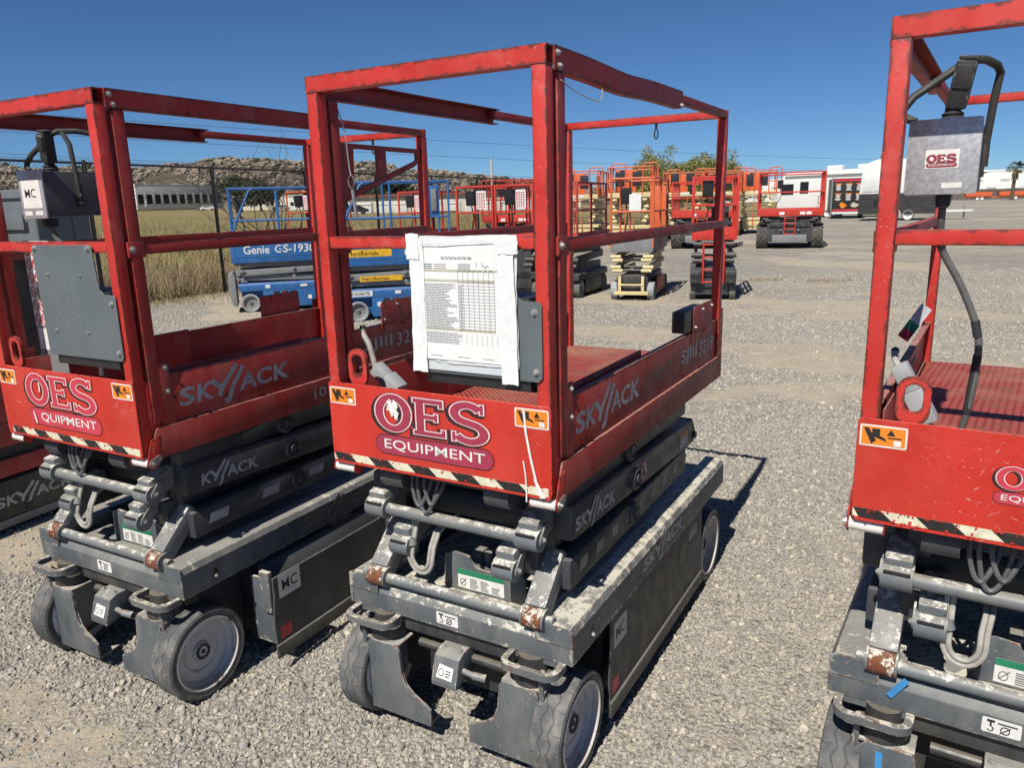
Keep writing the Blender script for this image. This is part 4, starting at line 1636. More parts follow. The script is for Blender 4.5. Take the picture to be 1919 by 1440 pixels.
for i in range(3):
    ln(0, .03, 1.532 - i * .0052, .0016)
    ln(.036, .075, 1.532 - i * .0052, .0010)
    ln(.112, .15, 1.532 - i * .0052, .0014)
for i in range(29):
    z = 1.480 - i * .0042
    x = .004
    end = q.uniform(.07, .108)
    while x < end:
        w = q.uniform(.004, .012)
        ln(x, min(x + w, end), z, .0013)
        x += w + .0015
for i in range(7):
    z = 1.350 - i * .0045
    x = .002
    while x < .105:
        w = q.uniform(.004, .012)
        ln(x, x + w, z, .0013)
        x += w + .0015
for i in range(16):
    ln(.11, .22, 1.4855 - i * .0082, .0007)
for i in range(8):
    x = .11 + i * .0157
    g.flat([rect(x, x + .0008, 1.3575, 1.519)], f, .0007)
    for k in range(5):
        ln(x + .004, x + .008, 1.349 - k * .006, .0008)
    ln(x + .003, x + .011, 1.5155, .002)
g.flat([rect(0, .0008, 1.36, 1.519)], f, .0007)
for x, w in ((.012, .04), (.10, .04), (.18, .035)):
    ln(x, x + w, 1.287, .0009)
for i in range(15):
    z = 1.478 - i * .0082
    g.flat(stroke([(.113, z - .002), (.116, z - .005), (.123, z + .003)], .0012), f, .001)
for x in (.168, .186):
    g.flat(stroke([(x, 1.538), (x + .001, 1.526)], .0013), f, .001)
g.flat(stroke([(.19, 1.53), (.196, 1.524), (.2, 1.53), (.206, 1.529)], .0012), f, .0011)
g.put('form_print', 'ink', pg, kind='stuff')

# ---- strip tag and blue tape on the right lift
TG = thing('strip_tag', 'grey, green and red strip tag hanging inside the rear corner of the right lift', 'tag', LR.location, LR.rotation_euler.z)
a, b = Vector((-.362, 1.44, 1.245)), Vector((-.43, 1.36, 1.125))
def seg(t0, t1, mat):
    G().bar(a.lerp(b, t0), a.lerp(b, t1), .045, .0018, 0, up=(.3, -1, .1)).put('tag_panel', mat, TG)
seg(0, .5, 'decal_silver'); seg(.501, .74, 'decal_green'); seg(.741, 1, 'decal_red')
BT = thing('blue_tape', 'strip of blue tape on the front beam of the right lift', 'tape', LR.location, LR.rotation_euler.z)
g = G()
g.bar((-.225, -.026, .498), (-.262, -.026, .44), .016, .0012, 0, up=(0, -1, 0))
g.put('tape_piece', 'blue_tape', BT)
g = G()
g.bar((-.268, -.0655, .30), (-.262, -.0655, .12), .016, .0012, 0, up=(0, -1, 0))
g.put('tape_piece', 'blue_tape', BT)

# ------------------------------------------------------------------ mast lift at the left edge
ML = thing('mast_lift', 'low red and black mast lift half hidden at the left edge behind the left lift', 'mast lift', (-3.576, 3.086, 0), -.417)
g = G()
g.prism([(0, .05), (.06, .025), (1.70, .025), (1.75, .06), (1.75, .285), (.0, .285)], 'x', -.40, .40, .006)
bs = g.put('chassis', 'dark_grey', ML)
g = G()
skyjack(g, ((.4006, 1.0, .145), (0, 1, 0), (0, 0, 1), (1, 0, 0)), .46, .058)
g.put('side_lettering', 'decal_silver', bs)
g = G()
g.box(.4002, .402, 1.165, 1.21, .055, .13, 0)
g.put('fork_pocket', 'decal_black', bs)
G().box(.4003, .408, .02, 1.73, .03, .075, .002).put('skirt', 'mid_grey', bs)
G().box(-.39, .395, .0, 1.74, .305, .40, .006).put('lower_band', 'red_side', ML)
G().box(-.37, .37, .02, 1.70, .40, .47, 0).put('deck_gap', 'decal_black', ML)
G().box(-.395, .40, .0, 1.74, .47, .60, .004).put('platform_band', 'red_side', ML)
G().box(.392, .396, .01, 1.74, .6005, .86, .001).put('toe_board', 'red_side', ML)
G().box(-.396, -.392, .01, 1.74, .6005, .86, .001).put('toe_board', 'red_side', ML)
for x in (-.375, .375):
    for y in (.02, 1.72):
        G().box(x - .019, x + .019, y - .019, y + .019, .6, 1.5, .004).put('post', 'red', ML)
    G().box(x - .015, x + .015, .04, 1.70, 1.46, 1.50, .004).put('side_rail', 'red_side', ML)
    wheel(ML, x * .85, .25, .11, .08, 1 if x > 0 else -1)
    wheel(ML, x * .85, 1.5, .11, .08, 1 if x > 0 else -1)
g = G()
g.box(.02, .398, 1.50, 1.84, 1.46, 1.835, .015, seg=3)
bn = g.put('plastic_cover', 'bin_grey', ML)
g = G()
g.box(.06, .36, 1.4955, 1.502, 1.775, 1.79, .002)
g.box(.12, .33, 1.494, 1.502, 1.60, 1.66, .004)
g.put('cover_slot', 'black_plastic', bn)
G().box(.14, .31, 1.488, 1.497, 1.615, 1.70, .006).put('cover_handle', 'bin_grey', bn)
g = G()
for y in (1.60, 1.72):
    g.box(.396, .404, y, y + .03, 1.47, 1.80, .003)
g.put('cover_rib', 'bin_grey', bn)
G().box(-.12, .12, 1.45, 1.72, .6, 1.75, .01).put('mast', 'dark_grey', ML)
# ------------------------------------------------------------------ machines further back
def far_lift(name, label, loc, rz, L=1.8, W=.78, ch=.42, pz=1.02, top=2.05, n=3, wr=.16, chassis='dark_grey', arm='dark_grey', deck='far_red', rail='far_red', tyre='tyre_far',
             rr=.019, square=True, ladder=None, lugs=0, group='lifts parked further back', toe=.15, placard=True, box=True, end_arms='x', cover=None, ww=None, narrow=False):
    T = thing(name, label, 'scissor lift', loc, rz, group)
    h = W / 2
    ww = ww or wr * .62
    g = G()
    z0 = wr * .55
    g.box(-h + ww * .9, h - ww * .9, .06, L - .06, z0, ch, .012)
    hb = h * .62 if narrow else h
    g.prism([(-hb, ch - .10), (hb, ch - .10), (hb, ch), (hb - .03, ch + .03), (-hb + .03, ch + .03), (-hb, ch)], 'y', .02, L - .02, .004)
    cz = g.put('chassis', chassis, T)
    for s in (-1, 1):
        a, b = sorted((s * (h - .012), s * (h - .001)))
        G().box(a, b, wr * 2.3 + .05, L - wr * 2.3 - .05, z0 * .75, ch - .105, .004).put('side_panel', chassis, T)
        wheel(T, s * (h - ww / 2), wr + .04, wr, ww, s, 'mid_grey', tyre, n=24, lugs=lugs)
        wheel(T, s * (h - ww / 2), L - wr - .04, wr, ww, s, 'mid_grey', tyre, n=24, lugs=lugs)
    zz0, zz1 = ch + .05, pz - .09
    st = (zz1 - zz0) / n
    for i in range(n):
        zc = zz0 + st * (i + .5)
        d = st * .16 * (1 if i % 2 else -1)
        for s in (-1, 1):
            um = s * (h * (.78 if i % 2 else .66))
            G().bar((um, .08, zc - d), (um, L - .12, zc + d), .055, st * .86, .006).put('scissor_arm', arm, T)
        g = G()
        g.cyl((-h * .8, .13, zc - d), (h * .8, .13, zc - d), min(.022, st * .25), 14)
        g.put('cross_tube', 'dark_grey', T)
        for s in (-1, 1):
            g = G()
            xo = h * (.74 if i % 2 else .66)
            g.cyl((s * (xo - .09), .035, zc - d), (s * (xo + .09), .035, zc - d), min(.04, st * .36), 14)
            g.bar((s * xo, .03, zc - d + st * .22), (s * xo, .16, zc - d + st * .2), .12, st * .3, .006)
            g.put('arm_knuckle', arm, T)
    # platform
    G().box(-h + .02, h - .02, .0, L - .02, pz - .07, pz, .006).put('platform_deck', deck, T)
    for s in (-1, 1):
        a, b = sorted((s * (h - .016), s * (h - .012)))
        G().box(a, b, .02, L - .04, pz + .002, pz + toe, 0).put('toe_board', deck, T)
    G().box(-h + .012, h - .012, -.006, -.001, pz - .06, pz + toe, .001).put('front_panel', deck, T)
    def rod(p0, p1, nm):
        g = G()
        if square:
            g.bar(p0, p1, rr * 1.9, rr * 1.9, .002)
        else:
            g.cyl(p0, p1, rr, 10)
        g.put(nm, rail, T)
    e = h - .02
    zm = pz + (top - pz) * .52
    for s in (-1, 1):
        ys = (.01, L * .45, L - .05) if L < 2.2 else (.01, L * .25, L * .5, L * .75, L - .05)
        for y in ys:
            rod((s * e, y, pz + .005), (s * e, y, top - rr), 'rail_post')
        rod((s * e, .01, top - rr), (s * e, L - .05, top - rr), 'top_rail')
        rod((s * e, .03, zm), (s * e, L - .07, zm), 'mid_rail')
    for y in (.01, L - .05):
        rod((-e + .02, y, top - rr), (e - .02, y, top - rr), 'top_rail')
    rod((-e + .02, .01, zm), (e - .02, .01, zm), 'mid_rail')
    if box:
        m = Matrix.Translation((-e * .35, .1, zm + .12)) @ Matrix.Rotation(R(12), 4, 'X')
        G().box(-.09, .09, 0, .12, 0, .26, .01, m).put('control_box', 'black_plastic', T)
        g = G()
        g.tube([(-e * .35, .15, zm + .12), (-e * .3, .2, zm - .1), (-e * .5, .25, pz + .2), (-e * .6, .3, pz)], .012, 6)
        g.put('control_cable', 'rubber', T)
    if placard:
        f = ((0, -.013, 0), (1, 0, 0), (0, 0, 1), (0, -1, 0))
        G().box(.03, .03 + .20, .032, .036, zm + .06, top - .10, 0).put('placard', 'white', T)
        g = G()
        k = 0
        for i in range(7):
            for j in range(4):
                cx = .04 + j * .045
                cz_ = zm + .08 + i * (top - zm - .2) / 7
                g.flat([rect(cx, cx + .03, cz_, cz_ + .025)], ((0, .0318, 0), (1, 0, 0), (0, 0, 1), (0, -1, 0)), .001 + k * .0001)
                k += 1
        g.put('placard_print', 'decal_red', T, kind='stuff')
    if ladder:
        g = G()
        for s in (-.17, .17):
            g.cyl((s, -.03, ch * .55), (s, -.03, pz - .1), .018, 10)
        for i in range(4):
            z = ch * .6 + i * (pz - .14 - ch * .6) / 3
            g.cyl((-.17, -.03, z), (.17, -.03, z), .015, 10)
        g.put('ladder', ladder, T)
    if cover:
        G().box(-h * .8, h * .8, .02, .06, ch * .35, pz - .12, .01).put('front_cover', cover, T)
    return T


# two blue lifts side-on by the fence
def genie(label, loc, big):
    rz = math.atan2(-.954, .30)
    T = far_lift('scissor_lift', label, loc, rz, L=1.72, W=.76, ch=.46, pz=.95, top=2.08, n=3, wr=.155, chassis='blue', arm='mid_grey', deck='blue', rail='blue', tyre='tyre_pale', rr=.017, square=False, toe=.28, placard=False, group='blue scissor lifts by the fence')
    F4 = RIGHT(.3725)
    F5 = RIGHT(.3805)
    G().box(.365, .372, -.05, 1.70, .84, 1.30, .003).put('side_panel', 'blue', T)
    G().box(.3722, .376, -.05, 1.70, .935, .955, .001).put('panel_rib', 'blue', T)
    g = G()
    g.prism([(-.14, .36), (-.10, .13), (-.02, .10), (-.02, .62), (-.06, .68), (-.13, .64)], 'x', -.36, .37, .006)
    g.put('end_bumper', 'mid_grey', T)
    if big:
        g = G()
        text(g, 'Genie', RIGHT(.3725), .16, .58, .985, 1.125, .001)
        g.put('side_lettering', 'decal_white', T)
        g = G()
        text(g, 'GS-1930', RIGHT(.3725), .66, 1.32, .99, 1.125, .001, .12)
        g.put('side_lettering', 'decal_white', T)
    else:
        for z, y0, y1 in ((.975, .05, .75), ):
            g = G()
            g.flat([rect(y0, y1, z, z + .11)], RIGHT(.3725), .001)
            a = g.put('yellow_sign', 'decal_yellow', T)
            g = G()
            text(g, 'HercRentals', RIGHT(.3725), y0 + .05, y0 + .5, z + .02, z + .085, .002)
            g.put('sign_lettering', 'decal_black', a)
        g = G()
        g.flat([rect(.25, .90, .60, .68)], RIGHT(.327), .001)
        a = g.put('yellow_sign', 'decal_yellow', T)
        g = G()
        text(g, 'HercRentals', RIGHT(.327), .28, .70, .615, .665, .002)
        g.put('sign_lettering', 'decal_black', a)
        g = G()
        g.flat([rect(.02, .42, .385, .465)], F5, .001)
        a = g.put('number_sticker', 'decal_white', T)
        g = G()
        text(g, '9030878', F5, .06, .38, .40, .45, .002)
        g.put('sticker_lettering', 'decal_black', a)
        g = G()
        g.flat([rect(.95, 1.22, .98, 1.06)], F4, .001)
        g.put('notice', 'decal_white', T)
    q = random.Random(big)
    for i in range(6):
        g = G()
        y, z = .45 + i * .14 + q.random() * .04, q.choice((.40, .22, .18))
        g.flat([rect(y, y + q.uniform(.06, .12), z, z + q.uniform(.04, .07))], F5, .001)
        g.put('notice', 'decal_white', T)
    for i, y in enumerate((.58, .72, .86)):
        g = G()
        g.flat([rect(y, y + .10, .25, .34)], F5, .0012)
        g.put('control_recess', 'decal_black', T)
    g = G()
    g.cyl((.375, .76, .31), (.395, .76, .31), .022, 14)
    g.put('stop_button', 'lens_red', T)
    for y, z in ((.10, .56), (.10, .70), (.95, .58), (.95, .72)):
        g = G()
        g.lathe([(.03, 0), (.03, .02), (.015, .024), (0, .024)], (.33, y, z), 'x', 16)
        g.put('pivot_boss', 'steel', T)
    # slanted entry rail
    g = G()
    g.tube([(.36, .02, 1.32), (.36, .12, 1.58), (.36, .14, 1.62), (.36, .34, 2.02), (.36, .40, 2.06)], .02, 10)
    g.put('entry_rail', 'blue', T)
    if not big:
        G().box(.20, .36, 1.34, 1.52, 1.55, 2.0, .02).put('control_cover', 'blue', T)
        G().box(.365, .385, 1.40, 1.48, 1.62, 1.95, .005).put('grey_handset', 'mid_grey', T)
    return T


genie('blue scissor lift by the fence with large white lettering on its side', (-4.73, 13.29, 0), 1)
genie('blue scissor lift with yellow rental signs seen through the middle lift', (-2.60, 11.80, 0), 0)

far_lift('scissor_lift', 'orange caged lift behind the blue lift with white lettering', (-4.95, 18.7, .08), -.3, rail='orange', deck='orange', chassis='mid_grey', arm='cream', square=False, top=2.05)
far_lift('scissor_lift', 'red railed lift behind the blue lift with yellow signs', (-2.2, 18.2, 0), -.35)
far_lift('scissor_lift', 'red lift with grey base, leftmost of the three seen right of the checklist', (-.62, 14.75, 0), -.4, cover='dark_grey')
far_lift('scissor_lift', 'red lift with grey base, middle one of the three seen right of the checklist', (.12, 14.35, 0), -.4, cover='dark_grey')
far_lift('scissor_lift', 'charcoal lift with brown-red rails beside the cream scissor lift', (.88, 13.75, 0), -.42, rail='red_side')
CR = far_lift('scissor_lift', 'cream scissor lift with orange hooped cage and pale grey tyres', (2.12, 13.20, 0), -.33, L=1.9, W=.76, ch=.40, pz=.90, top=2.08, n=4, wr=.155, chassis='dark_grey', arm='cream', deck='mid_grey', rail='orange', tyre='tyre_pale', square=False, toe=.24, narrow=True, ww=.12, placard=False)
g = G()
for s in (-.2, .2):
    g.bar((s, -.02, .16), (s, -.02, .42), .05, .05, .004)
g.box(-.30, .30, -.06, -.01, .10, .16, .004)
g.box(-.22, .22, -.05, -.01, .26, .29, .004)
g.put('front_bracket', 'cream', CR)
G().box(.372, .384, .45, 1.35, .12, .36, .006).put('battery_tray', 'orange', CR)
G().box(.06, .36, 1.62, 1.72, .955, 1.95, .01).put('cage_panel', 'orange', CR)
for x, z0, z1 in ((-.05, 1.52, 1.8),):
    G().box(x, x + .2, .0, .008, z0, z1, 0).put('notice', 'white', CR)
RN = far_lift('scissor_lift', 'bright red lift with fork pockets in its grey base, right of the cream lift', (3.46, 12.92, 0), -.24, L=1.7, W=.76, ch=.52, pz=1.08, top=2.06, n=3, chassis='arm', arm='dark_grey', rail='red_clean', deck='red_clean', rr=.022, ladder='red_clean', placard=False)
for s in (-1, 1):
    a, b = sorted((s * .20, s * .38))
    G().box(a, b, -.08, .02, .30, .50, .006).put('fork_pocket', 'dark_grey', RN)
    a, b = sorted((s * .215, s * .365))
    G().box(a, b, -.083, -.0805, .375, .445, 0).put('pocket_mouth', 'decal_black', RN)
G().box(-.05, .24, .5, .9, 1.09, 1.62, .02).put('tool_bin', 'dark_grey', RN)
g = G()
for i in range(10):
    g.cyl((-.28 + .045 * (i % 5) + (.36 if i > 20 else 0), -.0075, 1.05 + .035 * (i // 5)), (-.28 + .045 * (i % 5), -.006, 1.05 + .035 * (i // 5)), .009, 8)
g.put('panel_holes', 'decal_black', RN, kind='stuff')


# rough-terrain lifts with lugged tyres
def rough(label, loc, rz, body='dark_grey', rail='far_red', deck='far_red', L=2.9, W=2.1, top=2.5, pz=1.14):
    T = far_lift('rough_terrain_lift', label, loc, rz, L=L, W=W, ch=.82, pz=pz, top=top, n=2, wr=.40, ww=.36, chassis=body, arm='dark_grey', rail=rail, deck=deck, tyre='tyre_dark', lugs=14, rr=.024, ladder=rail, group='rough terrain lifts', toe=.2, box=True, placard=False, narrow=True)
    for s in (-1, 1):
        a, b = sorted((s * .30, s * .97))
        G().box(a, b, .10, .8, .80, 1.05, .04).put('engine_cover', 'dark_grey', T)
    G().box(-.66, .66, .14, .55, .40, 1.02, .04).put('hood', 'dark_grey', T)
    G().box(-.55, .55, -.05, .2, .22, .46, .03).put('axle_housing', 'mid_grey', T)
    for x in (-.28, .28):
        G().cyl((x, -.02, .62), (x, .15, .62), .03, 12).put('step_bracket', 'mid_grey', T)
    for x in (-.35, .3, .5):
        G().box(x, x + .16, -.012, -.0075, pz - .02, pz + .07, 0).put('notice', 'white', T)
    return T


rough('big red rough-terrain lift with lugged tyres in front of the white trailer', (9.40, 25.75, 0), -.34)
rough('rough-terrain lift with lugged tyres partly hidden behind the bright red lift', (6.75, 26.9, 0), -.3, top=2.3)
rough('red rough-terrain lift seen over the checklist, by the fence end', (.1, 27.5, 0), -.3, top=2.55)


# tall orange and cream lifts in the back row
def tall(label, loc, rz, top=3.0, L=3.0, W=1.75, n=5):
    T = far_lift('tall_scissor_lift', label, loc, rz, L=L, W=W, ch=.75, pz=1.90, top=top, n=n, wr=.38, chassis='cream', arm='cream', deck='cream', rail='orange', tyre='tyre_dark', rr=.028, square=False, ladder='orange', group='tall orange and cream lifts in the back row', toe=.12, placard=False)
    G().box(-.80, .05, L * .55, L * .58, 2.05, top - .05, .01).put('cage_panel', 'orange', T)
    for x in (-.55, .1):
        G().box(x, x + .35, -.02, .06, 2.25, 2.8, .02).put('console', 'black_plastic', T)
    g = G()
    for x in (-.7, .5):
        g.tube([(x, .0, 1.95), (x, .0, top + .02), (x + .06, .0, top + .1), (x + .5, .0, top + .1), (x + .56, .0, top + .02), (x + .56, .0, 1.95)], .026, 8)
    g.put('gate_hoop', 'orange', T)
    G().box(-.2, .25, -.012, -.0075, 1.92, 2.0, 0).put('notice', 'white', T)
    G().box(.74, .80, .3, .8, 2.0, 2.8, .005).put('side_sheet', 'orange', T)
    return T


tall('tall orange and cream lift right behind the cream scissor lift', (4.75, 30.2, 0), -.28, top=3.0)
tall('tall orange and cream lift left of the others in the back row', (3.0, 33.0, 0), -.28, top=3.0)
tall('tall orange and cream lift behind the bright red lift', (7.6, 33.6, 0), -.3, top=2.85)
tall('tall orange and cream lift in the gap left of the big red lift', (12.05, 37.5, 0), -.33, top=3.0)
tall('orange and cream lift in the back row under the green tree', (9.9, 36.0, 0), -.3, top=2.95)
# ------------------------------------------------------------------ chain-link fence
FZ = 2.62
FEN = thing('chain_link_fence', 'tall chain-link fence with dark posts along the dry field', 'fence', (0, 0, 0), 0)
flen = float(np.linalg.norm(FB - FA))
def fp(s, z=0.0, off=0.0):
    return (float(FA[0] + FD[0] * s + FN[0] * off), float(FA[1] + FD[1] * s + FN[1] * off), z)
s0 = 1.02
k = 0
while s0 < flen:
    G().cyl(fp(s0, -.1), fp(s0, FZ + .02), .036, 12).put('fence_post', 'fence_metal', FEN)
    s0 += 2.82
    k += 1
G().cyl(fp(0, FZ - .03), fp(flen, FZ - .03), .021, 10).put('top_rail', 'fence_metal', FEN)
V, E_ = [], []
pitch = .035
nw = int(flen / pitch)
rows = int((FZ - .06) / pitch)
tri = [(math.cos(2.094 * i), math.sin(2.094 * i)) for i in range(3)]
vv, ff = [], []
wr_ = .0027
for i in range(nw):
    for par in (0,):
        base = len(vv)
        for j in range(rows * 1 + 1):
            s_ = (i + (.5 if j % 2 else -.02)) * pitch + (pitch * .52 if j % 2 else 0) * 0
            s_ = i * pitch + (pitch if (j + i) % 2 else 0)
            z_ = .04 + j * pitch
            o_ = .003 if (j % 2) else -.003
            for a, b in tri:
                vv.append(fp(s_ + a * wr_, z_, o_ + b * wr_))
        for j in range(rows):
            for c_ in range(3):
                d_ = (c_ + 1) % 3
                ff.append((base + j * 3 + c_, base + j * 3 + d_, base + j * 3 + 3 + d_, base + j * 3 + 3 + c_))
me = bpy.data.meshes.new('wire_mesh')
me.from_pydata(vv, [], ff)
link('wire_mesh', me, 'fence_metal', FEN, kind='stuff')
g = G()
for i in range(0, nw):
    a = fp(i * pitch, FZ - .02)
    g.bm.faces.new([g.bm.verts.new(p) for p in (fp(i * pitch - .003, FZ - .02), fp(i * pitch + .003, FZ - .02), fp(i * pitch + .012, FZ + .035), fp(i * pitch + .006, FZ + .035))])
g.put('wire_twists', 'fence_metal', FEN, kind='stuff')

# ------------------------------------------------------------------ dry grass along and beyond the fence
def grass(name, label, n, region, h0, h1, mat, seed, width=.006):
    r = np.random.RandomState(seed)
    s, off = region(r, n)
    x = FA[0] + FD[0] * s + FN[0] * off
    y = FA[1] + FD[1] * s + FN[1] * off
    z = ground_z(x, y)
    h = r.uniform(h0, h1, n) * (.6 + .8 * fbm(x * .8, y * .8, seed, 2))
    a = r.uniform(0, 6.283, n)
    lean = r.normal(0, .28, (n, 2)) * h[:, None]
    w = width * r.uniform(.6, 1.5, n)
    b0 = np.stack([x - np.cos(a) * w, y - np.sin(a) * w, z - .01], -1)
    b1 = np.stack([x + np.cos(a) * w, y + np.sin(a) * w, z - .01], -1)
    m0 = np.stack([x + lean[:, 0] * .4 - np.cos(a) * w * .6, y + lean[:, 1] * .4 - np.sin(a) * w * .6, z + h * .6], -1)
    m1 = np.stack([x + lean[:, 0] * .4 + np.cos(a) * w * .6, y + lean[:, 1] * .4 + np.sin(a) * w * .6, z + h * .6], -1)
    t = np.stack([x + lean[:, 0], y + lean[:, 1], z + h], -1)
    V = np.stack([b0, b1, m0, m1, t], 1).reshape(-1, 3)
    i = np.arange(n) * 5
    Fq = np.stack([i, i + 1, i + 3, i + 2], -1).tolist() + np.stack([i + 2, i + 3, i + 4], -1).tolist()
    me = bpy.data.meshes.new(name)
    me.from_pydata(V.tolist(), [], Fq)
    link(name, me, mat, kind='stuff', label=label, category='grass')


t = NT('dry_grass')
tc = t.n('TexCoord')
c = t.mix(t.ramp(t.noise(1.2, 4, co=tc.outputs['Object']), .35, .7), (.30, .22, .12), (.42, .33, .19))
c = t.mix(t.ramp(t.noise(25, 2, co=tc.outputs['Object']), .5, .8), c, (.15, .09, .045))
MATS['dry_grass'] = t.out(c, .8)
t = NT('field_grass')
tc = t.n('TexCoord')
c = t.mix(t.ramp(t.noise(.25, 4, co=tc.outputs['Object']), .38, .66), (.34, .26, .12), (.22, .20, .08))
MATS['field_grass'] = t.out(c, .8)
grass('dry_grass', 'tall dry straw grass behind the chain-link fence', 26000, lambda r, n: (r.uniform(0, flen, n), .15 + np.abs(r.normal(0, 1.0, n))), .22, .75, 'dry_grass', 5, .006)
grass('field_grass', 'dry grass over the field beyond the fence', 26000, lambda r, n: (r.uniform(0, 75, n), 2 + r.exponential(16, n)), .2, .5, 'field_grass', 6, .016)
grass('straw_litter', 'short straw litter on the ground at the foot of the fence', 7000, lambda r, n: (r.uniform(0, flen, n), -.1 - np.abs(r.normal(0, .55, n))), .03, .12, 'dry_grass', 8, .006)


# bare scrub beside the fence
def twig_bush(loc, seed, n, h):
    q = random.Random(seed)
    T = thing('bare_shrub', 'bare leafless shrub behind the fence', 'shrub', loc)
    g = G()
    for i in range(n):
        a = q.uniform(0, 6.28)
        p = Vector((0, 0, 0))
        d = Vector((math.cos(a) * .6, math.sin(a) * .6, 1)).normalized()
        pts = [p.copy()]
        for k in range(7):
            d = (d + Vector((q.gauss(0, .25), q.gauss(0, .25), q.gauss(0, .15)))).normalized()
            p = p + d * h / 6
            pts.append(p.copy())
            if k > 2:
                e = (d + Vector((q.gauss(0, .6), q.gauss(0, .6), q.gauss(0, .3)))).normalized()
                g.tube([p, p + e * h * .15, p + e * h * .3 + Vector((0, 0, q.gauss(0, .1)))], .008, 4, r2=.003)
        g.tube(pts, .022, 5, r2=.005)
    g.put('branches', plain('twig', (.07, .055, .045), .8), T)


twig_bush((-6.9, 23.0, .05), 3, 16, 2.9)

# ------------------------------------------------------------------ slim pole and overhead wires
G().cyl((-.52, 28.0, -.1), (-.52, 28.0, 3.28), .045, 12, r2=.04).put('slim_pole', plain('pole_pale', (.5, .5, .48), .5), None, label='slim pale pole standing by the end of the fence', category='pole')
for i, (a, b, lab) in enumerate((((-75, 34, 8.8), (70, 130, 1.9 + 1.2), 'lowest of the three overhead wires'), ((-75, 38, 10.4), (70, 130, 5.2), 'middle one of the three overhead wires'), ((-75, 42, 12.0), (70, 130, 7.0), 'highest of the three overhead wires'))):
    a, b = Vector(a), Vector(b)
    pts = [a.lerp(b, k / 24) - Vector((0, 0, 1.2 * (1 - (2 * k / 24 - 1) ** 2))) for k in range(25)]
    G().tube(pts, .016, 5).put('overhead_wire', 'rubber', None, label=lab, category='wire', group='overhead wires')

# ------------------------------------------------------------------ rocky hill
def hill_h(x, y):
    def bump(cx, cy, rx, ry, h):
        return h * np.exp(-(((x - cx) / rx) ** 2 + ((y - cy) / ry) ** 2))
    z = bump(-300, 640, 170, 130, 44) + bump(-480, 600, 150, 140, 36) + bump(-150, 680, 130, 120, 31) + bump(-40, 740, 130, 120, 25) + bump(90, 800, 150, 120, 18) + bump(-620, 520, 150, 160, 30)
    return z * .66 * (.80 + .42 * fbm(x / 45., y / 45., 91, 5)) - 1.0


hx, hy = np.linspace(-850, 330, 190), np.linspace(400, 900, 90)
HX, HY = np.meshgrid(hx, hy, indexing='ij')
HZ = hill_h(HX, HY)
me = bpy.data.meshes.new('hill')
ix = np.arange(HX.size).reshape(HX.shape)
me.from_pydata(np.stack([HX, HY, HZ], -1).reshape(-1, 3).tolist(), [], np.stack([ix[:-1, :-1], ix[1:, :-1], ix[1:, 1:], ix[:-1, 1:]], -1).reshape(-1, 4).tolist())
for p in me.polygons:
    p.use_smooth = True
t = NT('hill_soil')
tc = t.n('TexCoord')
c = t.mix(t.ramp(t.noise(.05, 6, .6, co=tc.outputs['Object']), .38, .62), (.17, .13, .095), (.10, .082, .055))
c = t.mix(t.ramp(t.noise(.3, 5, .7, co=tc.outputs['Object']), .52, .66), c, (.055, .058, .035))
t.bump(t.noise(.4, 6, .7, co=tc.outputs['Object']), 1.0, 2.0)
link('hill', me, t.out(c, .95), kind='structure')
def scatter(name, label, cat, n, region, zf, base, mat, s0, s1, seed, flat=.8):
    """lumps joined in one mesh"""
    r = np.random.RandomState(seed)
    bm = bmesh.new()
    bmesh.ops.create_icosphere(bm, subdivisions=1, radius=1)
    B = np.array([v.co[:] for v in bm.verts])
    Fb = np.array([[v.index for v in f.verts] for f in bm.faces])
    bm.free()
    x, y = region(r, n)
    z = zf(x, y)
    s = s0 * np.exp(r.normal(0, .45, len(x)))
    s = np.clip(s, s0 * .4, s1)
    P = B[None] * (1 + r.uniform(-.28, .28, (len(x), len(B), 1)))
    a = r.uniform(0, 6.28, len(x))
    ca, sa = np.cos(a)[:, None], np.sin(a)[:, None]
    P = np.stack([P[..., 0] * ca - P[..., 1] * sa, P[..., 0] * sa + P[..., 1] * ca, P[..., 2] * flat], -1) * s[:, None, None]
    P = P + np.stack([x, y, z + s * .25], -1)[:, None]
    Fi = (Fb[None] + (np.arange(len(x)) * len(B))[:, None, None]).reshape(-1, 3)
    me = bpy.data.meshes.new(name)
    me.from_pydata(P.reshape(-1, 3).tolist(), [], Fi.tolist())
    return link(name, me, mat, kind='stuff', label=label, category=cat)


def hill_region(r, n):
    x = r.uniform(-720, 250, n)
    y = r.uniform(470, 720, n)
    ok = (hill_h(x, y) > 3) & (fbm(x / 40, y / 40, 17, 3) > .26)
    return x[ok], y[ok]


plain('boulder', (.27, .215, .165), .9, var=.35, scale=.25)
plain('chaparral', (.05, .055, .03), .9, var=.4, scale=.3)
scatter('boulders', 'pale boulders strewn over the rocky hill', 'boulders', 17000, hill_region, hill_h, None, 'boulder', 1.15, 3.4, 2)
scatter('scrub', 'dark scrub between the boulders on the hill', 'scrub', 7000, hill_region, hill_h, None, 'chaparral', 1.3, 3.2, 3, .7)

# ------------------------------------------------------------------ trees
def leaf_cloud(g, centre, rad, n, size, q):
    for i in range(n):
        while True:
            d = Vector((q.uniform(-1, 1), q.uniform(-1, 1), q.uniform(-1, 1)))
            if d.length < 1:
                break
        p = Vector(centre) + Vector((d.x * rad[0], d.y * rad[1], d.z * rad[2]))
        a = Vector((q.gauss(0, 1), q.gauss(0, 1), q.gauss(0, 1))).normalized()
        b = a.orthogonal().normalized()
        c = a.cross(b)
        s = size * q.uniform(.6, 1.4)
        g.bm.faces.new([g.bm.verts.new(p + b * s), g.bm.verts.new(p + c * s * .5), g.bm.verts.new(p - b * s), g.bm.verts.new(p - c * s * .5)])


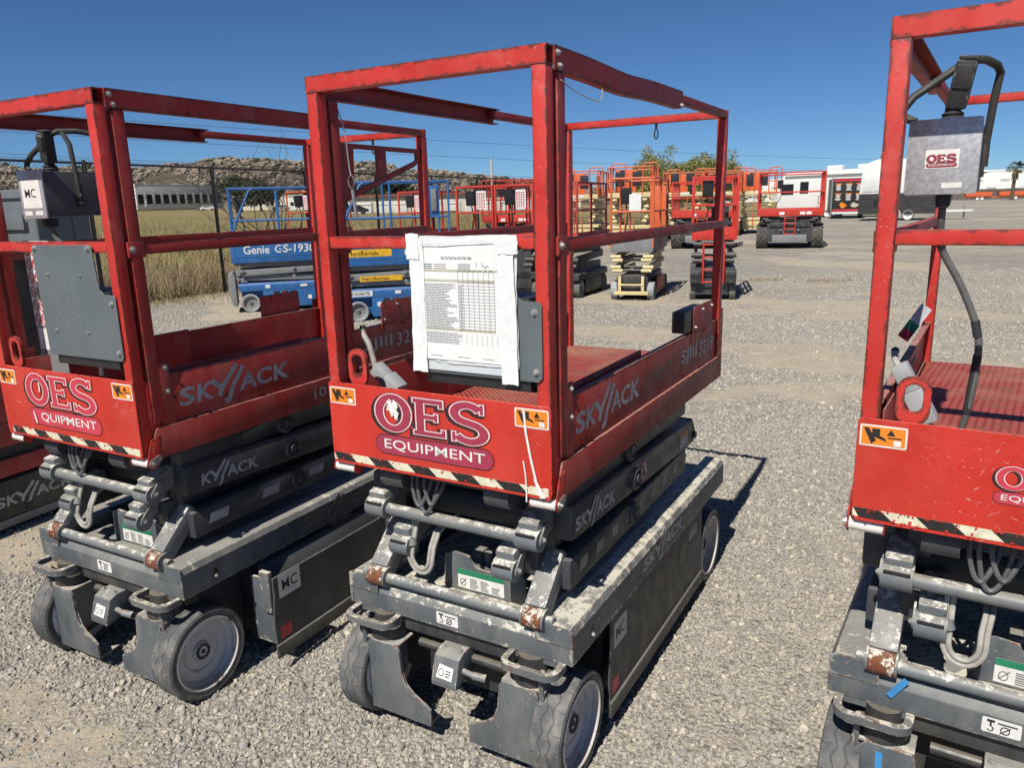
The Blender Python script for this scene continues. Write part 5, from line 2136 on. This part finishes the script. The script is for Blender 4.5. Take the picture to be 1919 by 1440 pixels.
def leaf_mat(name, a, b):
    t = NT(name)
    tc = t.n('TexCoord')
    c = t.mix(t.ramp(t.noise(1.2, 4, co=tc.outputs['Object']), .35, .68), a, b)
    MATS[name] = t.out(c, .7)
    t.b.inputs['Transmission Weight'].default_value = 0.0


leaf_mat('palo_leaf', (.15, .155, .04), (.26, .245, .075))
leaf_mat('dark_leaf', (.022, .032, .014), (.05, .06, .024))
leaf_mat('palm_leaf', (.05, .075, .025), (.11, .12, .05))
plain('bark', (.10, .075, .05), .9)


def tree(name, label, loc, h, w, leaf, seed, lobes=16, per=420, size=.11, trunk=.16, group=None):
    q = random.Random(seed)
    T = thing(name, label, 'tree', loc, 0, group)
    g = G()
    tips = []
    base = Vector((0, 0, -.2))
    fork = Vector((0, 0, h * .25))
    g.tube([base, fork * .5, fork], trunk, 9, r2=trunk * .7)
    for i in range(lobes):
        a = 6.283 * i / lobes + q.uniform(-.3, .3)
        rr_ = w * math.sqrt(q.uniform(.02, .75))
        z = h * q.uniform(.45, .80) * (1 - .25 * (rr_ / w) ** 2)
        tip = Vector((rr_ * math.cos(a), rr_ * math.sin(a), z))
        g.tube([fork, fork.lerp(tip, .5) + Vector((0, 0, -h * .04)), tip], trunk * .45, 6, r2=trunk * .12)
        tips.append(tip)
    g.put('trunk', 'bark', T)
    g = G()
    for tip in tips:
        r_ = w * q.uniform(.46, .66)
        leaf_cloud(g, tip, (r_, r_, r_ * .62), per, size, q)
        for k in range(5):
            e = tip + Vector((q.gauss(0, r_ * .5), q.gauss(0, r_ * .5), q.gauss(.1 * r_, r_ * .35)))
            leaf_cloud(g, e, (r_ * .3, r_ * .3, r_ * .28), per // 8, size, q)
    g.put('crown', leaf, T)
    return T


tree('palo_verde_tree', 'yellow-green feathery tree, left of the two above the orange lifts', (12.5, 62, 0), 5.7, 2.7, 'palo_leaf', 4, 22, 1100, .08)
tree('palo_verde_tree', 'yellow-green feathery tree, right of the two above the orange lifts', (16.2, 62.5, 0), 5.6, 2.7, 'palo_leaf', 9, 24, 1150, .08)
for i, (x, y, h_, w_, lab) in enumerate(((-97, 285, 12, 8, 'big dark tree beside the white office building'), (-84, 275, 9, 6, 'dark tree right of the big one by the office building'), (-34, 165, 7, 4.5, 'dark roadside tree left of the long cream building'), (-22, 150, 6, 3.5, 'dark roadside tree close to the parked dark car'), (-60, 190, 7, 5, 'dark tree in the middle of the far roadside'), (-2.5, 180, 7, 4.5, 'dark tree behind the long cream building'))):
    tree('dark_tree', lab, (x, y, float(ground_z(np.array(x), np.array(y)))), h_, w_, 'dark_leaf', 40 + i, 12, 150, .45, .25)

# palm
PT = thing('fan_palm', 'fan palm with shaggy skirt in front of the white warehouses', 'tree', (97.4, 150, 0))
g = G()
g.tube([(0, 0, -.2), (0, 0, 2.5), (.1, 0, 5.4)], .38, 12, r2=.26)
g.put('trunk', 'bark', PT)
g = G()
q = random.Random(2)
for i in range(46):
    a = q.uniform(0, 6.28)
    el = q.uniform(-.35, 1.35)
    d = Vector((math.cos(a) * math.cos(el), math.sin(a) * math.cos(el), math.sin(el)))
    c = Vector((.1, 0, 5.6)) + d * 1.2
    sd = d.cross(Vector((0, 0, 1)))
    sd = sd.normalized() if sd.length > .1 else Vector((1, 0, 0))
    up = sd.cross(d)
    g.tube([(.1, 0, 5.5), c], .03, 4)
    for k in range(9):
        t_ = (k - 4) / 4 * 1.25
        e = (d * math.cos(t_) + sd * math.sin(t_))
        tip = c + e * q.uniform(.7, 1.0) + Vector((0, 0, -.18))
        n_ = e.cross(up).normalized() * .06
        g.bm.faces.new([g.bm.verts.new(c), g.bm.verts.new(c.lerp(tip, .6) + n_), g.bm.verts.new(tip), g.bm.verts.new(c.lerp(tip, .6) - n_)])
g.put('crown', 'palm_leaf', PT)
g = G()
for i in range(90):
    a = q.uniform(0, 6.28)
    r_ = q.uniform(.25, .75)
    p = Vector((.1 + r_ * .6 * math.cos(a), r_ * .6 * math.sin(a), 5.4))
    e = Vector((.1 + r_ * math.cos(a), r_ * math.sin(a), q.uniform(3.6, 4.6)))
    n_ = Vector((-math.sin(a), math.cos(a), 0)) * .1
    g.bm.faces.new([g.bm.verts.new(p - n_), g.bm.verts.new(p + n_), g.bm.verts.new(e + n_ * .5), g.bm.verts.new(e - n_ * .5)])
g.put('dead_skirt', 'dry_grass', PT)
# ------------------------------------------------------------------ buildings
plain('stucco', (.70, .69, .65), .8, var=.06, scale=.4)
plain('stucco_cream', (.62, .57, .46), .8, var=.06, scale=.4)
plain('roof_red', (.22, .07, .05), .8, var=.2)
plain('roof_grey', (.45, .45, .44), .8, var=.1)
plain('window_dark', (.02, .025, .03), .15, var=.1)


def block(name, label, loc, rz, w, d, h, wall='stucco', rows=(), parapet=.5, cat='building', roof='roof_grey', doors=(), side=()):
    T = thing(name, label, cat, loc, rz)
    g = G()
    g.box(-w / 2, w / 2, 0, d, -1, h, .02)
    g.put('wall', wall, T)
    g = G()
    ring(g, rect(-w / 2 - .15, w / 2 + .15, -.15, d + .15), rect(-w / 2 + .3, w / 2 - .3, .3, d - .3), 'z', h - .05, h + parapet)
    g.put('parapet', wall, T)
    G().box(-w / 2 + .31, w / 2 - .31, .31, d - .31, h + .01, h + .05, 0).put('roof', roof, T)
    for (n, z0, z1, ww, m) in rows:
        for i in range(n):
            x = -w / 2 + w * (i + .5) / n
            o = G().box(x - ww / 2, x + ww / 2, -.03, .02, z0, z1, 0).put('window', m, T)
            if z1 - z0 > 1.2:
                G().box(x - ww / 2 - .1, x + ww / 2 + .1, -.12, -.031, z0 - .15, z0 - .03, 0).put('sill', wall, o)
    for (n, z0, z1, ww, m) in side:
        for i in range(n):
            y = d * (i + .5) / n
            G().box(w / 2 - .02, w / 2 + .03, y - ww / 2, y + ww / 2, z0, z1, 0).put('window', m, T)
            G().box(w / 2 + .001, w / 2 + .35, y + d / n / 2 - .25, y + d / n / 2 + .25, 0, z1 + .8, 0).put('pilaster', wall, T)
    for (x, ww, hh, m) in doors:
        G().box(x - ww / 2, x + ww / 2, -.05, -.001, 0, hh, .01).put('door', m, T)
    return T


def gz(x, y):
    return float(ground_z(np.array(float(x)), np.array(float(y))))


OB = block('office_building', 'white two-storey office building with tall arched windows before the rocky hill', (-133.0, 266.3, 4.4), -.445, 20, 38, 6.6, 'stucco', rows=((8, 1.0, 3.8, 1.2, 'window_dark'), (11, 4.5, 5.3, .6, 'window_dark')), parapet=.8, side=((11, .8, 4.0, 2.2, 'window_dark'),))
block('long_building', 'long low cream building with red roof edge across the far road', (-8, 138, gz(-8, 138)), -.03, 42, 9, 2.6, 'stucco_cream', parapet=.2, roof='roof_red')
g = G()
g.box(-21, 21, -.5, .1, 2.85, 3.3, .02)
g.put('roof_edge', 'roof_red', bpy.data.objects['long_building'])
for i in range(13):
    x = -27 + i * 3.0
    T = thing('white_crate', 'white square storage crate in the row before the long cream building', 'crate', (x, 131 - .02 * x, gz(x, 131)), -.03, 'white crates in a row')
    G().box(-1.1, 1.1, 0, 1.6, 0, 1.75, .03).put('crate_body', 'white', T)
    G().box(-1.0, 1.0, -.03, -.001, 1.3, 1.42, 0).put('lid_line', 'mid_grey', T)
for i, (x, y, w, h, lab) in enumerate(((-70, 230, 22, 4.0, 'cream shed right of the office building'), (-52, 210, 16, 3.6, 'low white shed across the field'), (-36, 190, 12, 4.0, 'white shed left of the long cream building'))):
    block('shed', lab, (x, y, gz(x, y)), -.1, w, 8, h, ('stucco_cream', 'stucco', 'stucco')[i], rows=((4, 1.2, 2.2, 1.0, 'window_dark'),), parapet=.1)
for i, (x, y, w) in enumerate(((175, 315, 70), (250, 330, 90), (120, 360, 50))):
    block('warehouse', ('white warehouse left of the palm', 'long white warehouse behind the palm at the right edge', 'white warehouse far behind the control box')[i], (x, y, 0), (-.5, -.55, -.4)[i], w, 30, 9.4, 'stucco', rows=((8, 5.5, 6.6, 3.0, 'roof_grey'), (6, 1.0, 3.6, 3.2, 'roof_grey')), parapet=.6)


# far road and parked cars
def car(label, loc, rz, mat):
    T = thing('parked_car', label, 'car', loc, rz, 'cars parked across the field')
    g = G()
    g.prism([(-2.2, .35), (2.2, .35), (2.25, .75), (1.5, .95), (.8, 1.42), (-.9, 1.45), (-1.7, .98), (-2.2, .9)], 'y', -.85, .85, .06)
    g.put('body', mat, T)
    for s in (-1, 1):
        a, b = sorted((s * .852, s * .858))
        g = G()
        g.prism([(-1.4, .98), (1.2, .98), (.7, 1.36), (-.85, 1.38)], 'y', a, b)
        g.put('side_window', 'window_dark', T)
        for x in (-1.35, 1.4):
            o = G().lathe([(0, -.1), (.33, -.1), (.33, .1), (0, .1)], (0, 0, 0), 'y', 18).put('wheel', 'rubber', T)
            o.location = (x, s * .78, .33)
    return T


car('dark car parked before the far white buildings', (-24, 122, gz(-24, 122)), .1, 'black_plastic')
car('white car parked by the office building', (-92, 240, gz(-92, 240)), .1, 'white')
car('silver car parked near the low white shed', (-58, 200, gz(-58, 200)), .1, 'aluminium')

# ------------------------------------------------------------------ trailers at the right
def vehicle_wheel(par, x, y, r, w, s, rim='white'):
    return wheel(par, x, y, r, w, s, rim, 'tyre_dark', 24)


# caravan, long side towards the camera
RV = thing('caravan', 'long white caravan with two roof units behind the big red lift', 'caravan', (23.0, 66.3, 0), -.70)
g = G()
g.prism([(0, .55), (8.2, .55), (8.2, 3.55), (7.9, 3.75), (.8, 3.75), (.0, 3.0)], 'y', 0, 2.4, .06)
g.put('body', 'white', RV)
g = G()
g.box(.6, 8.1, -.02, -.001, 3.18, 3.40, 0)
g.put('grey_band', 'mid_grey', RV)
for x, w_, z0, z1 in ((.35, 1.0, 1.9, 2.75), (5.6, 1.3, 1.95, 3.0)):
    G().box(x, x + w_, -.03, -.001, z0, z1, 0).put('window', 'window_dark', RV)
DR = G().box(1.75, 2.75, -.03, -.001, .7, 3.1, .01).put('door', 'white', RV)
G().box(1.9, 2.6, -.045, -.031, 1.95, 2.9, 0).put('door_window', 'window_dark', DR)
for x in (3.7, 6.1):
    g = G()
    g.box(x, x + 1.25, .7, 1.7, 3.755, 4.12, .14, seg=3)
    g.put('roof_unit', 'white', RV)
for x in (4.2, 5.05):
    o = wheel(RV, 0, 0, .36, .24, -1, 'white', 'tyre_dark', 24)
    o.rotation_euler = (0, 0, R(90))
    o.location = (x, .16, .36)
G().box(3.6, 5.6, .28, .6, .30, .54, 0).put('axle_shadow_box', 'dark_grey', RV)
G().box(.3, 8.0, .3, 2.1, .42, .549, 0).put('underframe', 'dark_grey', RV)

# menu board trailer
MB_ = thing('menu_trailer', 'black trailer side with a printed orange and white menu, beside the caravan', 'trailer', (24.5, 58.6, 0), -.30)
G().box(0, 2.3, 0, 3.6, .45, 2.95, .03).put('body', 'decal_black', MB_)
f = ((0, -.004, 0), (1, 0, 0), (0, 0, 1), (0, -1, 0))
g = G(); g.flat([rect(.05, 2.25, 2.72, 2.90), rect(.05, 2.25, .55, .70)], f, .001); g.put('menu_flames', 'decal_red', MB_)
q = random.Random(3)
for i in range(3):
    for j in range(2):
        x, z = .15 + i * .72, 2.25 - j * .72
        g = G(); g.flat([rect(x, x + .45, z + .26, z + .33)], f, .002); g.put('menu_heading', 'decal_orange', MB_)
        g = G()
        for k in range(6):
            w_ = q.uniform(.2, .42)
            g.flat([rect(x + .22 - w_ / 2, x + .22 + w_ / 2, z + .2 - k * .075, z + .245 - k * .075)], f, .002 + k * .0001)
        g.put('menu_lines', 'decal_white', MB_, kind='stuff')
g = G(); splat(g, f, .75, 1.0, .32, 4, .003, .6); g.put('menu_picture', 'decal_orange', MB_)
g = G(); splat(g, f, 1.55, 1.0, .28, 6, .003, .75); g.put('menu_picture', 'ink_beige', MB_)
G().box(-.12, -.02, -.08, .05, .1, 3.0, .01).put('corner_post', 'mid_grey', MB_)
G().box(0, 2.3, -.09, -.01, .36, .50, .01).put('white_sill', 'white', MB_)
for y in (1.2, 2.1):
    wheel(MB_, 2.2, y, .33, .2, 1, 'white', 'tyre_dark', 20)
    wheel(MB_, .1, y, .33, .2, -1, 'white', 'tyre_dark', 20)
g = G()
for x in (-1.0, -.55):
    g.tube([(x, -.1, .1), (x, -.1, 1.75)], .025, 6)
for z in (.4, .8, 1.2, 1.7):
    g.tube([(-1.0, -.1, z), (-.55, -.1, z)], .02, 6)
g.put('steps', 'rubber', MB_)

# white and black food trailer
FT = thing('food_trailer', 'white topped food trailer with black plank lower half, left of the right lift', 'trailer', (23.5, 52.0, 0), -.50)
g = G()
g.prism([(0, 1.75), (4.9, 1.75), (4.9, 3.3), (4.6, 3.85), (1.0, 3.95), (.45, 3.75), (.1, 3.1)], 'y', 0, 2.3, .05)
g.put('upper_body', 'white', FT)
for i in range(7):
    G().box(0, 4.9, .0, 2.3, .42 + i * .19, .42 + i * .19 + .183, .01).put('plank', plain('black_plank', (.03, .028, .028), .7, var=.4, scale=2), FT)
G().box(.2, 2.4, -.04, -.001, 1.9, 2.75, .01).put('serving_hatch', plain('hatch', (.62, .63, .6), .5), FT)
G().box(.9, 1.9, -.02, -.001, .95, 1.35, 0).put('lower_window', 'window_dark', FT)
g = G()
g.lathe([(.32, 3.85), (.36, 4.1), (.40, 4.2), (.25, 4.4), (0, 4.42)], (1.4, 1.0, 0), 'z', 18)
g.put('roof_vent', 'aluminium', FT)
for x in (2.1, 3.0):
    o = wheel(FT, 0, 0, .36, .22, -1, 'white', 'tyre_dark', 24)
    o.rotation_euler = (0, 0, R(90))
    o.location = (x, .10, .36)
g = G()
g.tube([(x, -.03, z) for x, z in arc(2.1, .36, .46, .46, 0, 180, 10)], .03, 6)
g.put('wheel_arch', 'white', FT)
g = G()
g.prism([(4.9, .3), (6.6, .95), (6.75, 1.15), (6.6, 1.35), (4.9, 2.0), (4.9, 1.85), (6.3, 1.15), (4.9, .45)], 'z', .50, .62)
g.put('drawbar', 'white', FT)
G().cyl((6.2, 1.15, 0), (6.2, 1.15, .9), .05, 10).put('jack_stand', 'mid_grey', FT)

# orange and black dump trailers, dark board fence
def dump(label, loc, rz, mat, L=4.6):
    T = thing('dump_trailer', label, 'trailer', loc, rz, 'trailers parked at the far edge of the yard')
    g = G()
    g.prism([(0, .75), (L, .75), (L + .3, 1.75), (-.3, 1.75)], 'y', 0, 2.0, .03)
    g.put('hopper', mat, T)
    for i in range(5):
        x = .3 + i * (L - .6) / 4
        G().box(x - .05, x + .05, -.06, -.001, .8, 1.7, .01).put('rib', mat, T)
    G().box(-.2, L + 1.2, .3, 1.7, .5, .749, .02).put('frame', mat, T)
    G().box(-.3, L + .3, -.05, 2.05, 1.7505, 1.83, .02).put('rim_rail', 'black_plastic', T)
    for x in (L * .45, L * .45 + .85):
        o = wheel(T, 0, 0, .38, .25, -1, 'white', 'tyre_dark', 20)
        o.rotation_euler = (0, 0, R(90))
        o.location = (x, -.05, .38)
    return T


dump('orange dump trailer right under the control box of the right lift', (98, 166, 0), -.35, 'orange')
dump('orange dump trailer left of the black one', (105.5, 166.5, 0), -.35, 'orange')
dump('black caged trailer below the palm', (113.5, 167, 0), -.35, 'black_plastic', 5.0)
WF = thing('board_fence', 'dark board fence behind the dump trailers', 'fence', (70, 190, 0), -.30)
for i in range(60):
    G().box(i * 1.6, i * 1.6 + 1.57, 0, .05, 0, 2.3 + .05 * (i % 3), 0).put('board_panel', plain('board_brown', (.12, .10, .085), .9, var=.3, scale=1), WF)
for i in range(0, 61, 3):
    G().box(i * 1.6 - .06, i * 1.6 + .06, -.08, -.001, 0, 2.4, 0).put('post', 'board_brown', WF)

# dry weeds on the yard
def weed(loc, seed, label):
    q = random.Random(seed)
    g = G()
    for i in range(160):
        x, y = q.gauss(0, .24), q.gauss(0, .10)
        a = q.uniform(0, 6.28)
        h_ = q.uniform(.02, .10)
        p = Vector((x, y, 0))
        n_ = Vector((math.cos(a), math.sin(a), 0)) * .008
        e = p + Vector((q.gauss(0, .06), q.gauss(0, .06), h_))
        g.bm.faces.new([g.bm.verts.new(p - n_), g.bm.verts.new(p + n_), g.bm.verts.new(e)])
    o = g.put('dry_weed', 'dry_grass', None, label=label, category='weed', group='dry weeds on the gravel')
    o.location = loc


weed((5.35, 15.9, .0), 3, 'small dry weed patch on the gravel, left one of the two')
weed((6.4, 15.4, .0), 5, 'small dry weed patch on the gravel, right one of the two')
